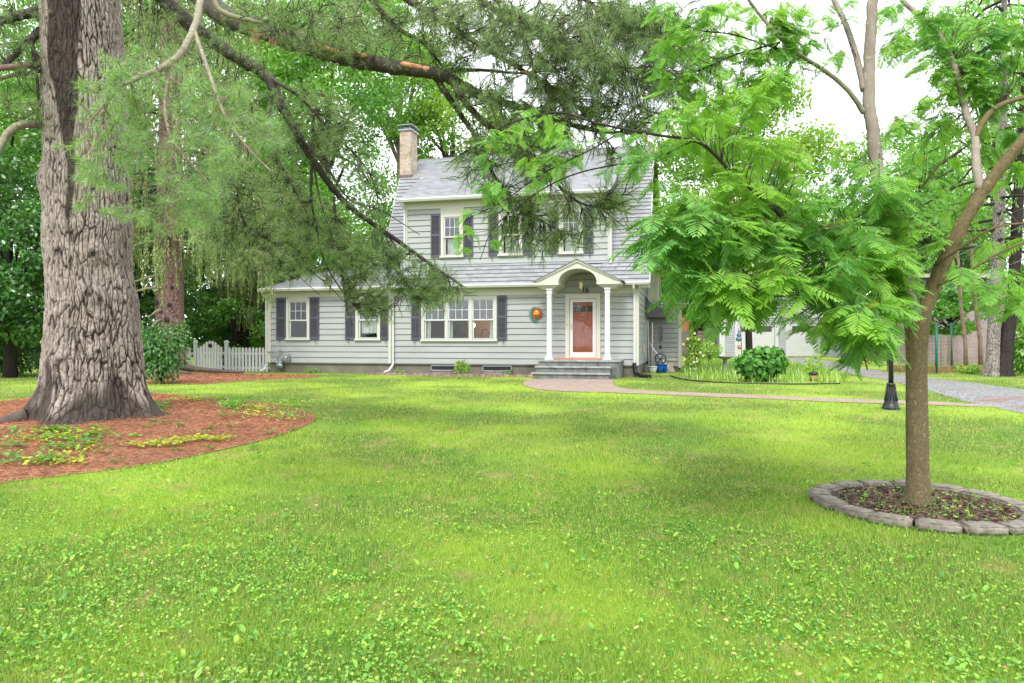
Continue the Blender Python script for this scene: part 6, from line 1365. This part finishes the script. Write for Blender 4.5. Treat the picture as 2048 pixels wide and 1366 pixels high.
slimb([(1560, 100, Y0-.3), (1470, 70, Y0-.3), (1400, 60, Y0-.3), (1330, 30, Y0-.3)], .008, .004, 'bark_dark'); slimb([(1560, 85, Y0-.4), (1470, 110, Y0-.4), (1400, 140, Y0-.4), (1340, 160, Y0-.4)], .008, .004, 'bark_dark')
slimb([(1870, 530, Y0-.1), (1930, 490, Y0-.4), (1990, 455, Y0-.6), (2060, 445, Y0-.7)], .013, .007); slimb([(1875, 570, Y0-.1), (1940, 540, Y0-.3), (2000, 505, Y0-.4), (2070, 475, Y0-.5)], .014, .008)
twq = MB()
def fronds(C, D, L_, np_=10, pw=.072):
    """bipinnate leaves: C base, D direction, L length"""
    n = len(C); D = unit(D); up = np.array([0, 0, 1.0]); S = unit(np.cross(D, up)+rdir(n)*.15); Nn = np.cross(S, D); parts = []
    t = np.linspace(.16, 1.0, np_)
    for i, tt in enumerate(t):
        bp = C+D*(L_*tt)[:, None]+np.array([0, 0, -1.0])*(L_*tt*tt*.22)[:, None]; prf = math.sin(PI*min(1, .22+.72*tt))**.6
        ang = math.radians(68-34*tt)
        for sg in (-1, 1):
            d = unit(D*math.cos(ang)+S*sg*math.sin(ang)+Nn*rng.normal(.05, .08, n)[:, None]+np.array([0, 0, -.15])); pl_ = (L_*.46*prf*rng.uniform(.85, 1.1, n))[:, None]; wv = (L_*pw*.5)[:, None]
            sd_ = unit(np.cross(d, Nn)); nn = np.array([0, 0, -1.0])
            V = np.stack([bp, bp+d*pl_*.2+sd_*wv*.85, bp+d*pl_*.2-sd_*wv*.85, bp+d*pl_*.7+sd_*wv+nn*pl_*.06, bp+d*pl_*.7-sd_*wv+nn*pl_*.06, bp+d*pl_+nn*pl_*.14], 1).reshape(-1, 3)
            k = np.arange(n)[:, None]*6; T = np.concatenate([k+np.array([[0, 1, 2]]), k+np.array([[1, 3, 4]]), k+np.array([[1, 4, 2]]), k+np.array([[3, 5, 4]])], 1).reshape(-1, 3); parts.append((V, T))
    # midrib
    e_ = C+D*L_[:, None]+np.array([0, 0, -1.0])*(L_*.22)[:, None]; m_ = C+D*(L_*.5)[:, None]+np.array([0, 0, -1.0])*(L_*.055)[:, None]
    V = np.stack([C+S*.0018, C-S*.0018, m_+S*.0015, m_-S*.0015, e_], 1).reshape(-1, 3); k = np.arange(n)[:, None]*5; T = np.concatenate([k+np.array([[0, 1, 2]]), k+np.array([[1, 3, 2]]), k+np.array([[2, 3, 4]])], 1).reshape(-1, 3)
    return cat(parts)[:2], (V, T)
FR = [  # polygon, branch tips, depth, fronds per tip, frond length
 ([(1560, 600), (1780, 640), (1780, 700), (1690, 715), (1600, 660)], 16, (Y0-1.4, Y0-.3), 4, (.14, .22)),
 ([(1330, 540), (1560, 560), (1560, 620), (1400, 620), (1330, 590)], 14, (Y0-1.5, Y0-.3), 4, (.14, .22)),
 ([(1600, 300), (1700, 270), (1730, 360), (1640, 400)], 14, (Y0-.6, Y0+1.4), 4, (.12, .18)),
 ([(1285, 450), (1350, 380), (1460, 350), (1600, 375), (1700, 420), (1760, 440), (1770, 520), (1640, 560), (1560, 590), (1440, 590), (1340, 570), (1290, 520)], 160, (Y0-1.7, Y0+.6), 6, (.17, .29)),
 ([(1600, 540), (1790, 470), (1800, 600), (1780, 640), (1740, 655), (1690, 640), (1650, 610), (1600, 580)], 44, (Y0-1.6, Y0-.2), 6, (.22, .34)),
 ([(1290, 200), (1480, 210), (1600, 260), (1700, 380), (1480, 380), (1330, 390), (1250, 360)], 80, (Y0-1.2, Y0+.8), 5, (.12, .19)),
 ([(940, 250), (1100, 200), (1290, 220), (1300, 340), (1100, 360), (1000, 420), (950, 360)], 46, (Y0-1.2, Y0-.3), 4, (.09, .15)),
 ([(900, 410), (1010, 390), (1010, 500), (930, 520)], 7, (Y0-1.2, Y0-.7), 3, (.10, .15)),
 ([(1300, 0), (1700, 0), (1690, 110), (1560, 200), (1440, 220), (1300, 130)], 155, (Y0-.4, Y0+1.8), 4, (.10, .17)),
 ([(1560, 240), (1600, 150), (1480, 150), (1500, 230)], 9, (Y0-.8, Y0+1), 4, (.18, .26)),
 ([(1760, 0), (2048, 0), (2048, 200), (1960, 200), (1850, 150), (1780, 120)], 145, (Y0+.0, Y0+2.2), 4, (.11, .18)),
 ([(1780, 220), (1900, 160), (2048, 200), (2048, 420), (1960, 450), (1860, 460), (1790, 400)], 75, (Y0+.0, Y0+2.2), 4, (.12, .19)),
 ([(1860, 470), (2048, 460), (2048, 640), (1930, 610)], 13, (Y0-.6, Y0+1), 4, (.20, .30)),
 ([(1700, 340), (1790, 330), (1830, 480), (1790, 560), (1720, 520)], 26, (Y0-.9, Y0-.2), 5, (.20, .32))]
fc, fd, fl = [], [], []
for poly, n, dep, per, ln in FR:
    for P in branchlets(ss, poly, n, dep, twq, .0042, .10, .5):
        ax = unit(P[-1]-P[-2]); h0 = ax*np.array([1, 1, 0]); 
        for k in range(per):
            t = 1-.10*k; i = max(0, min(len(P)-2, int(t*(len(P)-1)))); p = P[i]+(P[i+1]-P[i])*min(1, (t*(len(P)-1)-i)) if k else P[-1]
            a_ = rng.uniform(0, 2*PI); d = np.array([math.cos(a_), math.sin(a_), 0])+h0*.9+np.array([0, 0, rng.uniform(-1.0, .05)]); fc.append(p); fd.append(d); fl.append(rng.uniform(*ln))
twq.v = [tuple(v) for v in np.array(twq.v)-np.array(SB)]; twq.build('twigs', M['bark_dark'], silk)
fc = np.array(fc)-np.array(SB); fd = np.array(fd); fl = np.array(fl); yl = rng.random(len(fc)) < .012
(A, B) = fronds(fc[~yl], fd[~yl], fl[~yl]); npmesh('fronds', A[0], A[1], M['frond'], silk); npmesh('leaf_stalks', B[0], B[1], M['redpole'], silk)
(A, B) = fronds(fc[yl], fd[yl], fl[yl]*.6); npmesh('yellow_fronds', A[0], A[1], M['frond_y'], silk)
# overhead service wires at the right
for k, (a, b) in enumerate((((2300, 330, 16), (1600, 620, 50)), ((2300, 420, 16), (1600, 650, 50)), ((2300, 300, 18), (1640, 560, 50)))):
    p, r_ = at(*a), at(*b); q = MB(); q.tube([tuple(p.lerp(r_, s_)-Vector((0, 0, .5*math.sin(PI*s_)))) for s_ in np.linspace(0, 1, 12)], .012, 5); o = q.build('overhead_wire', M['steel']); tag(o, ('lowest', 'middle', 'uppermost')[(1, 0, 2)[k]]+' of three thin pale overhead wires crossing the upper right', 'wire', 'overhead wires')
